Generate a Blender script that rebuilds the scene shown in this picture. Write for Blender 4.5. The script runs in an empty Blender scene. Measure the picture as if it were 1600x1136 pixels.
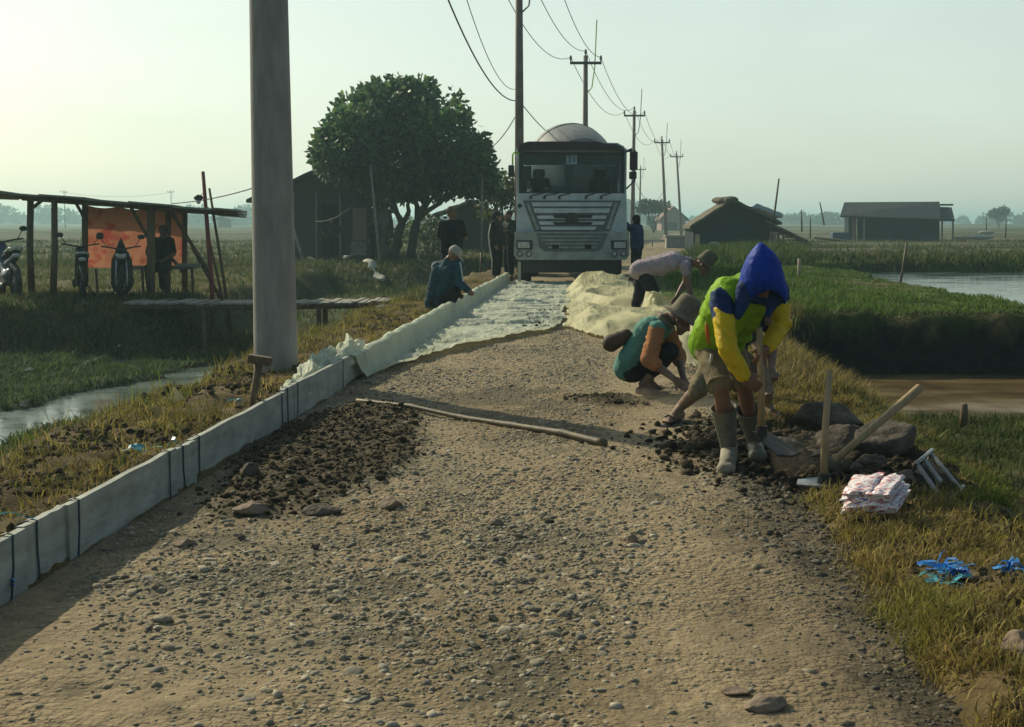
import bpy, bmesh, math, random
import numpy as np
from mathutils import Vector, Matrix, Quaternion

S = bpy.context.scene
COL = S.collection
random.seed(7)
RNG = np.random.default_rng(11)
R = math.radians

# ------------------------------------------------------------------ camera
CAM_H, PITCH, F = 1.45, math.atan(221 / 2000), 2000.0
cam = bpy.data.cameras.new('camera')
cam.sensor_width = 36.0
cam.lens = 36.0 * F / 1600
cam.clip_start, cam.clip_end = 0.05, 6000
cam_o = bpy.data.objects.new('camera', cam)
COL.objects.link(cam_o)
cam_o.location = (0, 0, CAM_H)
cam_o.rotation_euler = (math.pi / 2 - PITCH, 0, 0)
S.camera = cam_o

# ------------------------------------------------------------------ sky, sun, exposure
SUN_EL, SUN_AZ = R(32), R(-43)
w = bpy.data.worlds.new('World'); S.world = w; w.use_nodes = True
nt = w.node_tree
bg = nt.nodes['Background']
sky = nt.nodes.new('ShaderNodeTexSky')
sky.sky_type = 'NISHITA'; sky.sun_disc = False
sky.sun_elevation = SUN_EL; sky.sun_rotation = SUN_AZ
sky.air_density = 1.0; sky.dust_density = 2.2; sky.ozone_density = 1.0
tint = nt.nodes.new('ShaderNodeMix'); tint.data_type = 'RGBA'; tint.blend_type = 'MULTIPLY'
tint.inputs[0].default_value = 1.0
tint.inputs[7].default_value = (0.93, 1.0, 0.91, 1)
nt.links.new(sky.outputs[0], tint.inputs[6])
# dusty veil: the air glows toward the sun's side and is dimmer behind the camera
wtc = nt.nodes.new('ShaderNodeTexCoord')
wdot = nt.nodes.new('ShaderNodeVectorMath'); wdot.operation = 'DOT_PRODUCT'; wdot.inputs[1].default_value = (math.sin(R(-22)), math.cos(R(-22)), 0.0)
nt.links.new(wtc.outputs['Generated'], wdot.inputs[0])
wmr = nt.nodes.new('ShaderNodeMapRange'); wmr.interpolation_type = 'SMOOTHSTEP'; wmr.inputs[1].default_value = -0.45; wmr.inputs[2].default_value = 0.95; wmr.inputs[3].default_value = 0.72; wmr.inputs[4].default_value = 1.0
nt.links.new(wdot.outputs['Value'], wmr.inputs[0])
veil = nt.nodes.new('ShaderNodeMix'); veil.data_type = 'RGBA'; veil.inputs[7].default_value = (5.0, 5.7, 4.95, 1)
wm2 = nt.nodes.new('ShaderNodeMapRange'); wm2.interpolation_type = 'SMOOTHSTEP'; wm2.inputs[1].default_value = -0.1; wm2.inputs[2].default_value = 0.85; wm2.inputs[3].default_value = 0.0; wm2.inputs[4].default_value = 0.72
nt.links.new(wdot.outputs['Value'], wm2.inputs[0]); nt.links.new(wm2.outputs[0], veil.inputs[0])
nt.links.new(tint.outputs[2], veil.inputs[6])
vmul = nt.nodes.new('ShaderNodeMix'); vmul.data_type = 'RGBA'; vmul.blend_type = 'MULTIPLY'; vmul.inputs[0].default_value = 1.0
nt.links.new(veil.outputs[2], vmul.inputs[6]); nt.links.new(wmr.outputs[0], vmul.inputs[7])
wno = nt.nodes.new('ShaderNodeTexNoise'); wno.inputs['Scale'].default_value = 2.2; wno.inputs['Detail'].default_value = 5; wno.inputs['Distortion'].default_value = .6
wmp = nt.nodes.new('ShaderNodeMapping'); wmp.inputs['Scale'].default_value = (1, 1, 3.5); nt.links.new(wtc.outputs['Generated'], wmp.inputs[0]); nt.links.new(wmp.outputs[0], wno.inputs['Vector'])
wm3 = nt.nodes.new('ShaderNodeMapRange'); wm3.inputs[1].default_value = .3; wm3.inputs[2].default_value = .7; wm3.inputs[3].default_value = .93; wm3.inputs[4].default_value = 1.04; nt.links.new(wno.outputs['Fac'], wm3.inputs[0])
vm2 = nt.nodes.new('ShaderNodeMix'); vm2.data_type = 'RGBA'; vm2.blend_type = 'MULTIPLY'; vm2.inputs[0].default_value = 1.0
nt.links.new(vmul.outputs[2], vm2.inputs[6]); nt.links.new(wm3.outputs[0], vm2.inputs[7]); nt.links.new(vm2.outputs[2], bg.inputs[0])
bg.inputs[1].default_value = 0.122

sl = bpy.data.lights.new('sun', 'SUN'); sl.energy = 3.9; sl.angle = R(0.6); sl.color = (1.0, 0.91, 0.68)
so = bpy.data.objects.new('sun', sl); COL.objects.link(so)
SUNV = Vector((math.sin(SUN_AZ) * math.cos(SUN_EL), math.cos(SUN_AZ) * math.cos(SUN_EL), math.sin(SUN_EL)))
so.rotation_euler = SUNV.to_track_quat('Z', 'Y').to_euler()
so.location = SUNV * 60
S.view_settings.view_transform = 'Standard'; S.view_settings.look = 'None'
S.view_settings.exposure = 0.3; S.view_settings.gamma = 1.0; S.view_settings.use_curve_mapping = False
S.cycles.max_bounces = 8; S.cycles.transparent_max_bounces = 12; S.cycles.volume_bounces = 0
S.cycles.use_adaptive_sampling = True
S.cycles.use_denoising = True

# ------------------------------------------------------------------ small helpers
def at(px, py, Y):
    u, v = px - 800, 568 - py
    d = F * math.cos(PITCH) + v * math.sin(PITCH)
    return Vector((u / d * Y, Y, CAM_H + (v * math.cos(PITCH) - F * math.sin(PITCH)) / d * Y))
def on(px, py, z=0.0):
    u, v = px - 800, 568 - py
    d = F * math.cos(PITCH) + v * math.sin(PITCH)
    s = (v * math.cos(PITCH) - F * math.sin(PITCH)) / d
    Y = (z - CAM_H) / s
    return Vector((u / d * Y, Y, z))

def _h(ix, iy, seed):
    a = (ix.astype(np.int64) * 374761393 + iy.astype(np.int64) * 668265263 + seed * 982451653) & 0xffffffff
    a = ((a ^ (a >> 13)) * 1274126177) & 0xffffffff
    a = a ^ (a >> 16)
    return a.astype(np.float64) / 2147483648.0 - 1.0
def vnoise(x, y, seed=0):
    x = np.asarray(x, float); y = np.asarray(y, float)
    ix, iy = np.floor(x), np.floor(y)
    fx, fy = x - ix, y - iy
    fx = fx * fx * fx * (fx * (fx * 6 - 15) + 10); fy = fy * fy * fy * (fy * (fy * 6 - 15) + 10)
    a, b = _h(ix, iy, seed), _h(ix + 1, iy, seed)
    c, d = _h(ix, iy + 1, seed), _h(ix + 1, iy + 1, seed)
    return (a * (1 - fx) + b * fx) * (1 - fy) + (c * (1 - fx) + d * fx) * fy
def fbm(x, y, o=4, seed=0, gain=0.5):
    s, a, t = 0, 1.0, 0
    for i in range(o):
        s = s + a * vnoise(np.asarray(x) * 2 ** i + 17.3 * i, np.asarray(y) * 2 ** i - 9.1 * i, seed + i); t += a; a *= gain
    return s / t
def sm(a, b, x):
    t = np.clip((np.asarray(x, float) - a) / (b - a), 0, 1)
    return t * t * (3 - 2 * t)

def tag(o, label=None, cat=None, group=None, kind=None):
    if label: o['label'] = label
    if cat: o['category'] = cat
    if group: o['group'] = group
    if kind: o['kind'] = kind
    return o
def empty(name, loc=(0, 0, 0), label=None, cat=None, group=None, rz=0.0):
    o = bpy.data.objects.new(name, None); COL.objects.link(o)
    o.location = loc; o.rotation_euler = (0, 0, rz); o.empty_display_size = 0.2
    return tag(o, label, cat, group)
def copy_tree(o, parent=None):
    c = o.copy(); COL.objects.link(c)
    if parent is not None:
        c.parent = parent; c.matrix_parent_inverse = o.matrix_parent_inverse.copy()
    for ch in list(o.children): copy_tree(ch, c)
    return c

def link_mesh(name, me, m=None, parent=None, smooth=False):
    if m is not None:
        for x in (m if isinstance(m, (list, tuple)) else [m]): me.materials.append(x)
    if smooth:
        me.polygons.foreach_set('use_smooth', np.ones(len(me.polygons), bool))
    o = bpy.data.objects.new(name, me); COL.objects.link(o)
    if parent is not None: o.parent = parent
    return o
def np_mesh(name, V, Fc, n=4, col=None):
    """V (k,3), Fc (m,n) -> mesh; col per vertex"""
    me = bpy.data.meshes.new(name)
    V = np.asarray(V, np.float32); Fc = np.asarray(Fc, np.int32)
    me.vertices.add(len(V)); me.vertices.foreach_set('co', V.ravel())
    me.loops.add(Fc.size); me.loops.foreach_set('vertex_index', Fc.ravel())
    me.polygons.add(len(Fc)); me.polygons.foreach_set('loop_start', np.arange(len(Fc), dtype=np.int32) * n)
    try: me.polygons.foreach_set('loop_total', np.full(len(Fc), n, np.int32))
    except Exception: pass
    me.update(calc_edges=True)
    if col is not None:
        a = me.attributes.new('Col', 'FLOAT_COLOR', 'POINT')
        c = np.ones((len(V), 4), np.float32); c[:, :3] = col
        a.data.foreach_set('color', c.ravel())
    return me

class MB:
    def __init__(s): s.v = []; s.f = []; s.mi = []
    def add(s, v, f, m=0):
        o = len(s.v); s.v += [tuple(p) for p in v]; s.f += [tuple(i + o for i in q) for q in f]; s.mi += [m] * len(f); return s
    def box(s, c, d, rot=None, m=0, bev=0.0):
        bm = bmesh.new(); bmesh.ops.create_cube(bm, size=1)
        for v in bm.verts: v.co = Vector((v.co.x * d[0], v.co.y * d[1], v.co.z * d[2]))
        if bev: bmesh.ops.bevel(bm, geom=bm.edges[:], offset=bev, segments=2, affect='EDGES', profile=0.6)
        M = Matrix.Translation(Vector(c)) @ (rot.to_matrix().to_4x4() if rot is not None else Matrix())
        vs = [M @ v.co for v in bm.verts]; bm.verts.index_update()
        fs = [[v.index for v in f.verts] for f in bm.faces]; bm.free()
        return s.add(vs, fs, m)
    def tube(s, pts, rad, n=8, m=0, cap=True, sq=1.0):
        pts = [Vector(p) for p in pts]
        if not isinstance(rad, (list, tuple)): rad = [rad] * len(pts)
        vs = []; fs = []; k = len(pts); ref = None
        for i, p in enumerate(pts):
            t = (pts[min(i + 1, k - 1)] - pts[max(i - 1, 0)]).normalized()
            if ref is None: ref = Vector((0, 0, 1)) if abs(t.z) < 0.9 else Vector((1, 0, 0))
            a = (ref - t * ref.dot(t)).normalized(); b = t.cross(a); ref = a
            for j in range(n):
                q = 2 * math.pi * j / n
                vs.append(p + (a * math.cos(q) * sq + b * math.sin(q)) * rad[i])
        for i in range(k - 1):
            for j in range(n):
                fs.append((i * n + j, i * n + (j + 1) % n, (i + 1) * n + (j + 1) % n, (i + 1) * n + j))
        if cap: fs.append(tuple(range(n))[::-1]); fs.append(tuple((k - 1) * n + j for j in range(n)))
        return s.add(vs, fs, m)
    def ell(s, c, r, rot=None, n=12, m=0):
        vs = []; fs = []; k = n // 2 + 2; c = Vector(c)
        for i in range(k + 1):
            th = math.pi * i / k
            for j in range(n):
                q = 2 * math.pi * j / n
                p = Vector((math.sin(th) * math.cos(q) * r[0], math.sin(th) * math.sin(q) * r[1], math.cos(th) * r[2]))
                if rot is not None: p = rot @ p
                vs.append(c + p)
        for i in range(k):
            for j in range(n):
                fs.append((i * n + j, (i + 1) * n + j, (i + 1) * n + (j + 1) % n, i * n + (j + 1) % n))
        return s.add(vs, fs, m)
    def lathe(s, c, prof, n=20, axis=None, m=0, sx=1.0, sy=1.0):
        """prof [(r,z)], axis quaternion"""
        c = Vector(c); vs = []; fs = []
        for r, z in prof:
            for j in range(n):
                q = 2 * math.pi * j / n
                p = Vector((r * math.cos(q) * sx, r * math.sin(q) * sy, z))
                vs.append(c + (axis @ p if axis is not None else p))
        for i in range(len(prof) - 1):
            for j in range(n):
                fs.append((i * n + j, i * n + (j + 1) % n, (i + 1) * n + (j + 1) % n, (i + 1) * n + j))
        return s.add(vs, fs, m)
    def quad(s, a, b, c, d, m=0): return s.add([a, b, c, d], [(0, 1, 2, 3)], m)
    def prism(s, poly, y0, y1, m=0):
        """poly of (x,z), extruded along y"""
        n = len(poly)
        vs = [(x, y0, z) for x, z in poly] + [(x, y1, z) for x, z in poly]
        fs = [tuple(range(n)), tuple(range(2 * n - 1, n - 1, -1))] + [((i + 1) % n, i, n + i, n + (i + 1) % n) for i in range(n)]
        return s.add(vs, fs, m)
    def build(s, name, m=None, parent=None, smooth=False, fix=True):
        me = bpy.data.meshes.new(name); me.from_pydata(s.v, [], s.f)
        me.polygons.foreach_set('material_index', np.array(s.mi, np.int32))
        if fix:
            bm = bmesh.new(); bm.from_mesh(me); bmesh.ops.recalc_face_normals(bm, faces=bm.faces); bm.to_mesh(me); bm.free()
        return link_mesh(name, me, m, parent, smooth)

def evaluated(o):
    dg = bpy.context.evaluated_depsgraph_get(); dg.update()
    me = bpy.data.meshes.new_from_object(o.evaluated_get(dg))
    return me
def rotto(d, up=(0, 0, 1)):
    return Vector(d).normalized().to_track_quat('Z', 'Y')

def blob(name, prims, voxel, m, parent, smooth=3, wr=0.0, wf=14.0, seed=1, zcut=None):
    """union of tapered capsules and ellipsoids, remeshed into one skin"""
    b = MB()
    for p in prims:
        if p[0] == 'c':
            _, a, r0, c, r1 = p; a, c = Vector(a), Vector(c)
            d = c - a; L = max(d.length, 1e-4); q = d.normalized().to_track_quat('Z', 'Y')
            prof = []
            for i in range(7): t = math.pi / 2 * i / 6; prof.append((max(1e-4, r0 * math.sin(t)), -r0 * math.cos(t)))
            for i in range(7): t = math.pi / 2 * i / 6; prof.append((max(1e-4, r1 * math.cos(t)), L + r1 * math.sin(t)))
            b.lathe(a, prof, 14, q)
        else:
            _, c, r, q = p; b.ell(c, r, q, 16)
    bm_ = bpy.data.meshes.new('tmp'); bm_.from_pydata(b.v, [], b.f)
    x = bmesh.new(); x.from_mesh(bm_); bmesh.ops.remove_doubles(x, verts=x.verts, dist=2e-4)
    bmesh.ops.holes_fill(x, edges=x.edges); bmesh.ops.recalc_face_normals(x, faces=x.faces); x.to_mesh(bm_); x.free()
    t = bpy.data.objects.new('tmp', bm_); COL.objects.link(t)
    md = t.modifiers.new('r', 'REMESH'); md.mode = 'VOXEL'; md.voxel_size = voxel; md.use_smooth_shade = True
    if smooth:
        ms = t.modifiers.new('s', 'SMOOTH'); ms.iterations = smooth; ms.factor = 0.5
    me = evaluated(t); me.name = name
    bpy.data.objects.remove(t)
    n = len(me.vertices)
    if wr and n:
        co = np.zeros(n * 3, np.float32); me.vertices.foreach_get('co', co); co = co.reshape(-1, 3)
        no = np.zeros(n * 3, np.float32); me.vertex_normals.foreach_get('vector', no); no = no.reshape(-1, 3)
        k = fbm((co[:, 0] + co[:, 1]) * wf * .45 + co[:, 2] * wf * .3 + .5 * fbm(co[:, 0] * 9, co[:, 2] * 9, 2, seed + 5), co[:, 2] * wf * 1.25 + (co[:, 0] - co[:, 1]) * wf * .6, 2, seed)
        k = (1 - np.abs(k) * 2.2) * 0.6
        co = co + no * (k * wr)[:, None]
        me.vertices.foreach_set('co', co.astype(np.float32).ravel()); me.update()
    return link_mesh(name, me, m, parent, True)

# ------------------------------------------------------------------ materials
def newmat(name):
    m = bpy.data.materials.new(name); m.use_nodes = True
    return m, m.node_tree, m.node_tree.nodes['Principled BSDF']
def surf(name, c1, c2=None, scale=6.0, rough=0.8, bump=0.0, bscale=40.0, metal=0.0, spec=0.3, stretch=(1, 1, 1), trans=0.0, c3=None, lo=0.35, hi=0.65):
    m, t, p = newmat(name)
    p.inputs['Roughness'].default_value = rough; p.inputs['Metallic'].default_value = metal
    p.inputs['Specular IOR Level'].default_value = spec
    tc = t.nodes.new('ShaderNodeTexCoord'); mp = t.nodes.new('ShaderNodeMapping'); mp.inputs['Scale'].default_value = stretch
    t.links.new(tc.outputs['Object'], mp.inputs['Vector'])
    c2 = c2 or tuple(x * 0.7 for x in c1)
    n = t.nodes.new('ShaderNodeTexNoise'); n.inputs['Scale'].default_value = scale; n.inputs['Detail'].default_value = 6; n.inputs['Roughness'].default_value = 0.62
    t.links.new(mp.outputs[0], n.inputs['Vector'])
    cr = t.nodes.new('ShaderNodeValToRGB')
    cr.color_ramp.elements[0].position = lo; cr.color_ramp.elements[0].color = (*c2, 1)
    cr.color_ramp.elements[1].position = hi; cr.color_ramp.elements[1].color = (*c1, 1)
    if c3:
        e = cr.color_ramp.elements.new(0.5 * (lo + hi)); e.color = (*c3, 1)
    t.links.new(n.outputs['Fac'], cr.inputs[0]); t.links.new(cr.outputs[0], p.inputs['Base Color'])
    if bump:
        n2 = t.nodes.new('ShaderNodeTexNoise'); n2.inputs['Scale'].default_value = bscale; n2.inputs['Detail'].default_value = 8
        t.links.new(mp.outputs[0], n2.inputs['Vector'])
        bp = t.nodes.new('ShaderNodeBump'); bp.inputs['Strength'].default_value = bump; bp.inputs['Distance'].default_value = 0.02
        t.links.new(n2.outputs['Fac'], bp.inputs['Height']); t.links.new(bp.outputs[0], p.inputs['Normal'])
    if trans:
        tr = t.nodes.new('ShaderNodeBsdfTranslucent'); t.links.new(cr.outputs[0], tr.inputs[0])
        mx = t.nodes.new('ShaderNodeMixShader'); mx.inputs[0].default_value = trans
        t.links.new(p.outputs[0], mx.inputs[1]); t.links.new(tr.outputs[0], mx.inputs[2])
        t.links.new(mx.outputs[0], t.nodes['Material Output'].inputs[0])
    return m
def vcol(name, rough=0.95, spec=0.1, bump=0.5, bscale=30.0, mott=0.5, mscale=9.0, trans=0.0):
    m, t, p = newmat(name)
    p.inputs['Roughness'].default_value = rough; p.inputs['Specular IOR Level'].default_value = spec
    a = t.nodes.new('ShaderNodeVertexColor'); a.layer_name = 'Col'
    src = a.outputs[0]
    tc = t.nodes.new('ShaderNodeTexCoord')
    if mott:
        n = t.nodes.new('ShaderNodeTexNoise'); n.inputs['Scale'].default_value = mscale; n.inputs['Detail'].default_value = 9; n.inputs['Roughness'].default_value = 0.7
        t.links.new(tc.outputs['Object'], n.inputs['Vector'])
        mr = t.nodes.new('ShaderNodeMapRange'); mr.inputs[1].default_value = 0.3; mr.inputs[2].default_value = 0.7
        mr.inputs[3].default_value = 1 - mott; mr.inputs[4].default_value = 1 + mott * 0.7
        t.links.new(n.outputs['Fac'], mr.inputs[0])
        mx = t.nodes.new('ShaderNodeMix'); mx.data_type = 'RGBA'; mx.blend_type = 'MULTIPLY'; mx.inputs[0].default_value = 1
        t.links.new(src, mx.inputs[6]); t.links.new(mr.outputs[0], mx.inputs[7]); src = mx.outputs[2]
    t.links.new(src, p.inputs['Base Color'])
    if bump:
        n2 = t.nodes.new('ShaderNodeTexNoise'); n2.inputs['Scale'].default_value = bscale; n2.inputs['Detail'].default_value = 10; n2.inputs['Roughness'].default_value = 0.7
        t.links.new(tc.outputs['Object'], n2.inputs['Vector'])
        bp = t.nodes.new('ShaderNodeBump'); bp.inputs['Strength'].default_value = bump; bp.inputs['Distance'].default_value = 0.03
        t.links.new(n2.outputs['Fac'], bp.inputs['Height']); t.links.new(bp.outputs[0], p.inputs['Normal'])
    if trans:
        tr = t.nodes.new('ShaderNodeBsdfTranslucent'); t.links.new(src, tr.inputs[0])
        mx = t.nodes.new('ShaderNodeMixShader'); mx.inputs[0].default_value = trans
        t.links.new(p.outputs[0], mx.inputs[1]); t.links.new(tr.outputs[0], mx.inputs[2])
        t.links.new(mx.outputs[0], t.nodes['Material Output'].inputs[0])
    return m
def water(name, col, wscale=(3.0, 1.2, 1), bump=0.12, rough=0.06):
    m, t, p = newmat(name)
    p.inputs['Base Color'].default_value = (*col, 1); p.inputs['Roughness'].default_value = rough; p.inputs['IOR'].default_value = 1.333
    p.inputs['Specular IOR Level'].default_value = 0.5
    tc = t.nodes.new('ShaderNodeTexCoord'); mp = t.nodes.new('ShaderNodeMapping'); mp.inputs['Scale'].default_value = wscale
    ns = t.nodes.new('ShaderNodeTexNoise'); ns.inputs['Scale'].default_value = .55; ns.inputs['Detail'].default_value = 7; t.links.new(mp.outputs[0], ns.inputs['Vector'])
    cr = t.nodes.new('ShaderNodeValToRGB'); cr.color_ramp.elements[0].position = .4; cr.color_ramp.elements[0].color = (*[x * .65 for x in col], 1); cr.color_ramp.elements[1].position = .62; cr.color_ramp.elements[1].color = (*[x * 1.2 for x in col], 1)
    t.links.new(ns.outputs['Fac'], cr.inputs[0]); t.links.new(cr.outputs[0], p.inputs['Base Color'])
    mr = t.nodes.new('ShaderNodeMapRange'); mr.inputs[1].default_value = .4; mr.inputs[2].default_value = .65; mr.inputs[3].default_value = rough; mr.inputs[4].default_value = rough * 3.5; t.links.new(ns.outputs['Fac'], mr.inputs[0]); t.links.new(mr.outputs[0], p.inputs['Roughness'])
    t.links.new(tc.outputs['Object'], mp.inputs[0])
    n = t.nodes.new('ShaderNodeTexNoise'); n.inputs['Scale'].default_value = 1.5; n.inputs['Detail'].default_value = 5
    t.links.new(mp.outputs[0], n.inputs['Vector'])
    b = t.nodes.new('ShaderNodeBump'); b.inputs['Strength'].default_value = bump; b.inputs['Distance'].default_value = 0.05
    t.links.new(n.outputs['Fac'], b.inputs['Height']); t.links.new(b.outputs[0], p.inputs['Normal'])
    return m

M = {}
M['ground'] = vcol('ground_soil', bump=1.0, bscale=32, mott=0.6, mscale=11)
M['road'] = vcol('road_dust', bump=0.55, bscale=45, mott=0.32, mscale=13)
def pebbly(m):
    # bedded pebbles: rounded Voronoi cells added under the fine noise bump
    t = m.node_tree; p = t.nodes['Principled BSDF']; tc = t.nodes.new('ShaderNodeTexCoord'); prev = p.inputs['Normal'].links[0].from_node
    mk = t.nodes.new('ShaderNodeTexNoise'); mk.inputs['Scale'].default_value = 1.1; mk.inputs['Detail'].default_value = 4; t.links.new(tc.outputs['Object'], mk.inputs['Vector'])
    mr = t.nodes.new('ShaderNodeMapRange'); mr.inputs[1].default_value = .38; mr.inputs[2].default_value = .62; mr.inputs[3].default_value = .15; mr.inputs[4].default_value = 1.0; t.links.new(mk.outputs['Fac'], mr.inputs[0])
    for sc, dist in ((30, .020), (64, .011)):
        v = t.nodes.new('ShaderNodeTexVoronoi'); v.feature = 'SMOOTH_F1'; v.inputs['Scale'].default_value = sc; v.inputs['Smoothness'].default_value = .25; t.links.new(tc.outputs['Object'], v.inputs['Vector'])
        b = t.nodes.new('ShaderNodeBump'); b.invert = True; b.inputs['Distance'].default_value = dist; t.links.new(mr.outputs[0], b.inputs['Strength']); t.links.new(v.outputs['Distance'], b.inputs['Height'])
        t.links.new(b.outputs[0], prev.inputs['Normal']); prev = b
pebbly(M['road'])
M['stone'] = vcol('gravel_stone', bump=0.5, bscale=60, mott=0.25, mscale=30, rough=0.9, spec=0.2)
M['soil'] = vcol('dark_soil', bump=1.0, bscale=50, mott=0.4, mscale=30)
M['grass'] = vcol('grass_blade', bump=0, mott=0, rough=0.7, spec=0.2, trans=0.35)
M['leaf'] = vcol('tree_leaf', bump=0, mott=0, rough=0.5, spec=0.3, trans=0.45)
M['board'] = surf('pale_board', (0.38, 0.385, 0.335), (0.23, 0.235, 0.20), 3.5, 0.8, 0.25, 30, stretch=(1, 1, 2.5))
M['strap'] = surf('strap_blue', (0.02, 0.07, 0.09), (0.01, 0.03, 0.04), 20, 0.5)
M['concrete'] = surf('pole_concrete', (0.335, 0.315, 0.275), (0.235, 0.215, 0.185), 4, 0.85, 0.35, 40, stretch=(2, 2, .5))
M['farpole'] = surf('pole_far', (0.22, 0.15, 0.12), (0.15, 0.10, 0.085), 3, 0.85)
M['tarp'] = surf('plastic_sheet', (0.68, 0.70, 0.54), (0.54, 0.58, 0.45), 2.2, 0.7, 0.2, 9, spec=0.15, trans=0.35)
M['tarpy'] = surf('plastic_sheet_cream', (0.68, 0.63, 0.36), (0.56, 0.53, 0.32), 1.6, 0.6, 0.15, 9, spec=0.25, trans=0.42)
M['bamboo'] = surf('bamboo', (0.17, 0.13, 0.07), (0.09, 0.07, 0.04), 10, 0.6, 0.2, 60)
M['wood'] = surf('old_wood', (0.19, 0.13, 0.075), (0.10, 0.07, 0.045), 6, 0.8, 0.4, 40, stretch=(4, 4, .6))
M['handle'] = surf('tool_handle', (0.42, 0.30, 0.16), (0.28, 0.19, 0.10), 12, 0.6, 0.2, 60, stretch=(3, 3, .5))
M['greywood'] = surf('grey_wood', (0.30, 0.28, 0.23), (0.16, 0.15, 0.12), 6, 0.85, 0.4, 40)
M['steel'] = surf('worn_steel', (0.42, 0.42, 0.42), (0.2, 0.19, 0.18), 9, 0.4, 0.2, 50, metal=0.8)
M['darksteel'] = surf('dark_steel', (0.06, 0.055, 0.05), (0.03, 0.028, 0.025), 9, 0.55, 0.2, 50, metal=0.5)
M['rock'] = surf('boulder_rock', (0.14, 0.118, 0.092), (0.055, 0.046, 0.037), 7, 0.95, 1.0, 26, spec=.1)
M['rockw'] = surf('boulder_warm', (0.26, 0.19, 0.13), (0.15, 0.11, 0.08), 6, 0.9, 0.7, 20)
M['skin'] = surf('skin_brown', (0.20, 0.105, 0.06), (0.14, 0.07, 0.042), 9, 0.55, 0.1, 70)
M['dusty'] = surf('skin_dusty', (0.27, 0.18, 0.12), (0.15, 0.085, 0.055), 9, 0.65, 0.1, 70)
M['hivis'] = surf('hivis_vest', (0.30, 0.52, 0.02), (0.20, 0.38, 0.015), 7, 0.6, 0.55, 22, trans=0.25, spec=0.12)
M['orange'] = surf('orange_tape', (0.60, 0.15, 0.03), (0.45, 0.11, 0.03), 7, 0.5)
M['yellow'] = surf('yellow_sleeve', (0.64, 0.44, 0.015), (0.46, 0.31, 0.015), 7, 0.55, 0.55, 22, spec=0.12)
M['navy'] = surf('navy_cloth', (0.016, 0.04, 0.13), (0.010, 0.024, 0.08), 9, 0.7, 0.55, 22, spec=0.12)
M['blue'] = surf('blue_hood', (0.007, 0.045, 0.36), (0.005, 0.028, 0.22), 9, 0.6, 0.55, 22, spec=0.12)
M['khaki'] = surf('khaki_cloth', (0.20, 0.16, 0.09), (0.12, 0.095, 0.055), 8, 0.85, 0.55, 22, spec=0.12)
M['boot'] = surf('rubber_boot', (0.17, 0.165, 0.12), (0.085, 0.09, 0.07), 8, 0.55, 0.3, 40)
M['bootdust'] = surf('dusty_boot', (0.31, 0.275, 0.205), (0.18, 0.16, 0.115), 12, 0.8, 0.3, 40)
M['teal'] = surf('teal_shirt', (0.12, 0.27, 0.21), (0.075, 0.18, 0.145), 5, 0.85, 0.55, 22, spec=0.12)
M['rust'] = surf('orange_sleeve', (0.43, 0.19, 0.075), (0.30, 0.13, 0.055), 6, 0.85, 0.55, 22, spec=0.12)
M['black'] = surf('black_cloth', (0.022, 0.024, 0.028), (0.012, 0.013, 0.016), 9, 0.85, 0.55, 22, spec=0.12)
M['dkgreen'] = surf('dark_green_cloth', (0.03, 0.04, 0.03), (0.018, 0.025, 0.02), 9, 0.85, 0.55, 22, spec=0.12)
M['lav'] = surf('lavender_shirt', (0.38, 0.31, 0.34), (0.28, 0.23, 0.255), 6, 0.85, 0.55, 22, spec=0.12)
M['olive'] = surf('olive_hat', (0.12, 0.115, 0.07), (0.07, 0.068, 0.04), 10, 0.85, 0.3, 80)
M['brownhat'] = surf('brown_hat', (0.20, 0.165, 0.11), (0.12, 0.10, 0.065), 10, 0.85, 0.3, 80)
M['greycap'] = surf('grey_cap', (0.36, 0.34, 0.30), (0.25, 0.24, 0.21), 10, 0.85, 0.2, 80)
M['dkteal'] = surf('dark_teal_jacket', (0.025, 0.075, 0.095), (0.015, 0.045, 0.06), 8, 0.8, 0.55, 22, spec=0.12)
M['white'] = surf('white_trim', (0.6, 0.6, 0.55), (0.5, 0.5, 0.46), 8, 0.8)
M['leather'] = surf('brown_leather', (0.10, 0.06, 0.035), (0.06, 0.035, 0.022), 8, 0.7, 0.3, 40)
M['rackslat'] = surf('dull_slat', (0.20, 0.205, 0.20), (0.10, 0.10, 0.10), 9, 0.6, 0.2, 50)
M['hair'] = surf('black_hair', (0.012, 0.010, 0.009), (0.008, 0.007, 0.006), 30, 0.6)
M['cab'] = surf('cab_paint', (0.50, 0.565, 0.58), (0.32, 0.37, 0.385), 2.5, 0.35, 0.05, 30, spec=0.5)
M['cabdirt'] = surf('bumper_paint', (0.34, 0.37, 0.34), (0.19, 0.21, 0.18), 3, 0.5, 0.1, 30)
M['maroon'] = surf('maroon_visor', (0.045, 0.02, 0.03), (0.028, 0.014, 0.02), 4, 0.45, spec=0.3)
M['plastic'] = surf('black_plastic', (0.03, 0.032, 0.035), (0.02, 0.021, 0.023), 8, 0.5)
M['greyp'] = surf('grey_plastic', (0.13, 0.155, 0.155), (0.075, 0.09, 0.09), 6, 0.5)
M['rubber'] = surf('tyre_rubber', (0.025, 0.024, 0.022), (0.014, 0.014, 0.013), 9, 0.85, 0.3, 50)
M['drum'] = surf('mixer_drum', (0.17, 0.175, 0.17), (0.09, 0.095, 0.095), 3, 0.55, 0.15, 20)
M['chrome'] = surf('chrome', (0.6, 0.62, 0.6), (0.4, 0.42, 0.4), 5, 0.25, metal=0.9)
M['lamp'] = surf('lamp_lens', (0.5, 0.5, 0.45), (0.3, 0.3, 0.28), 9, 0.15, spec=0.7)
M['greenarm'] = surf('green_arm', (0.35, 0.75, 0.03), (0.28, 0.6, 0.02), 5, 0.4)
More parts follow.
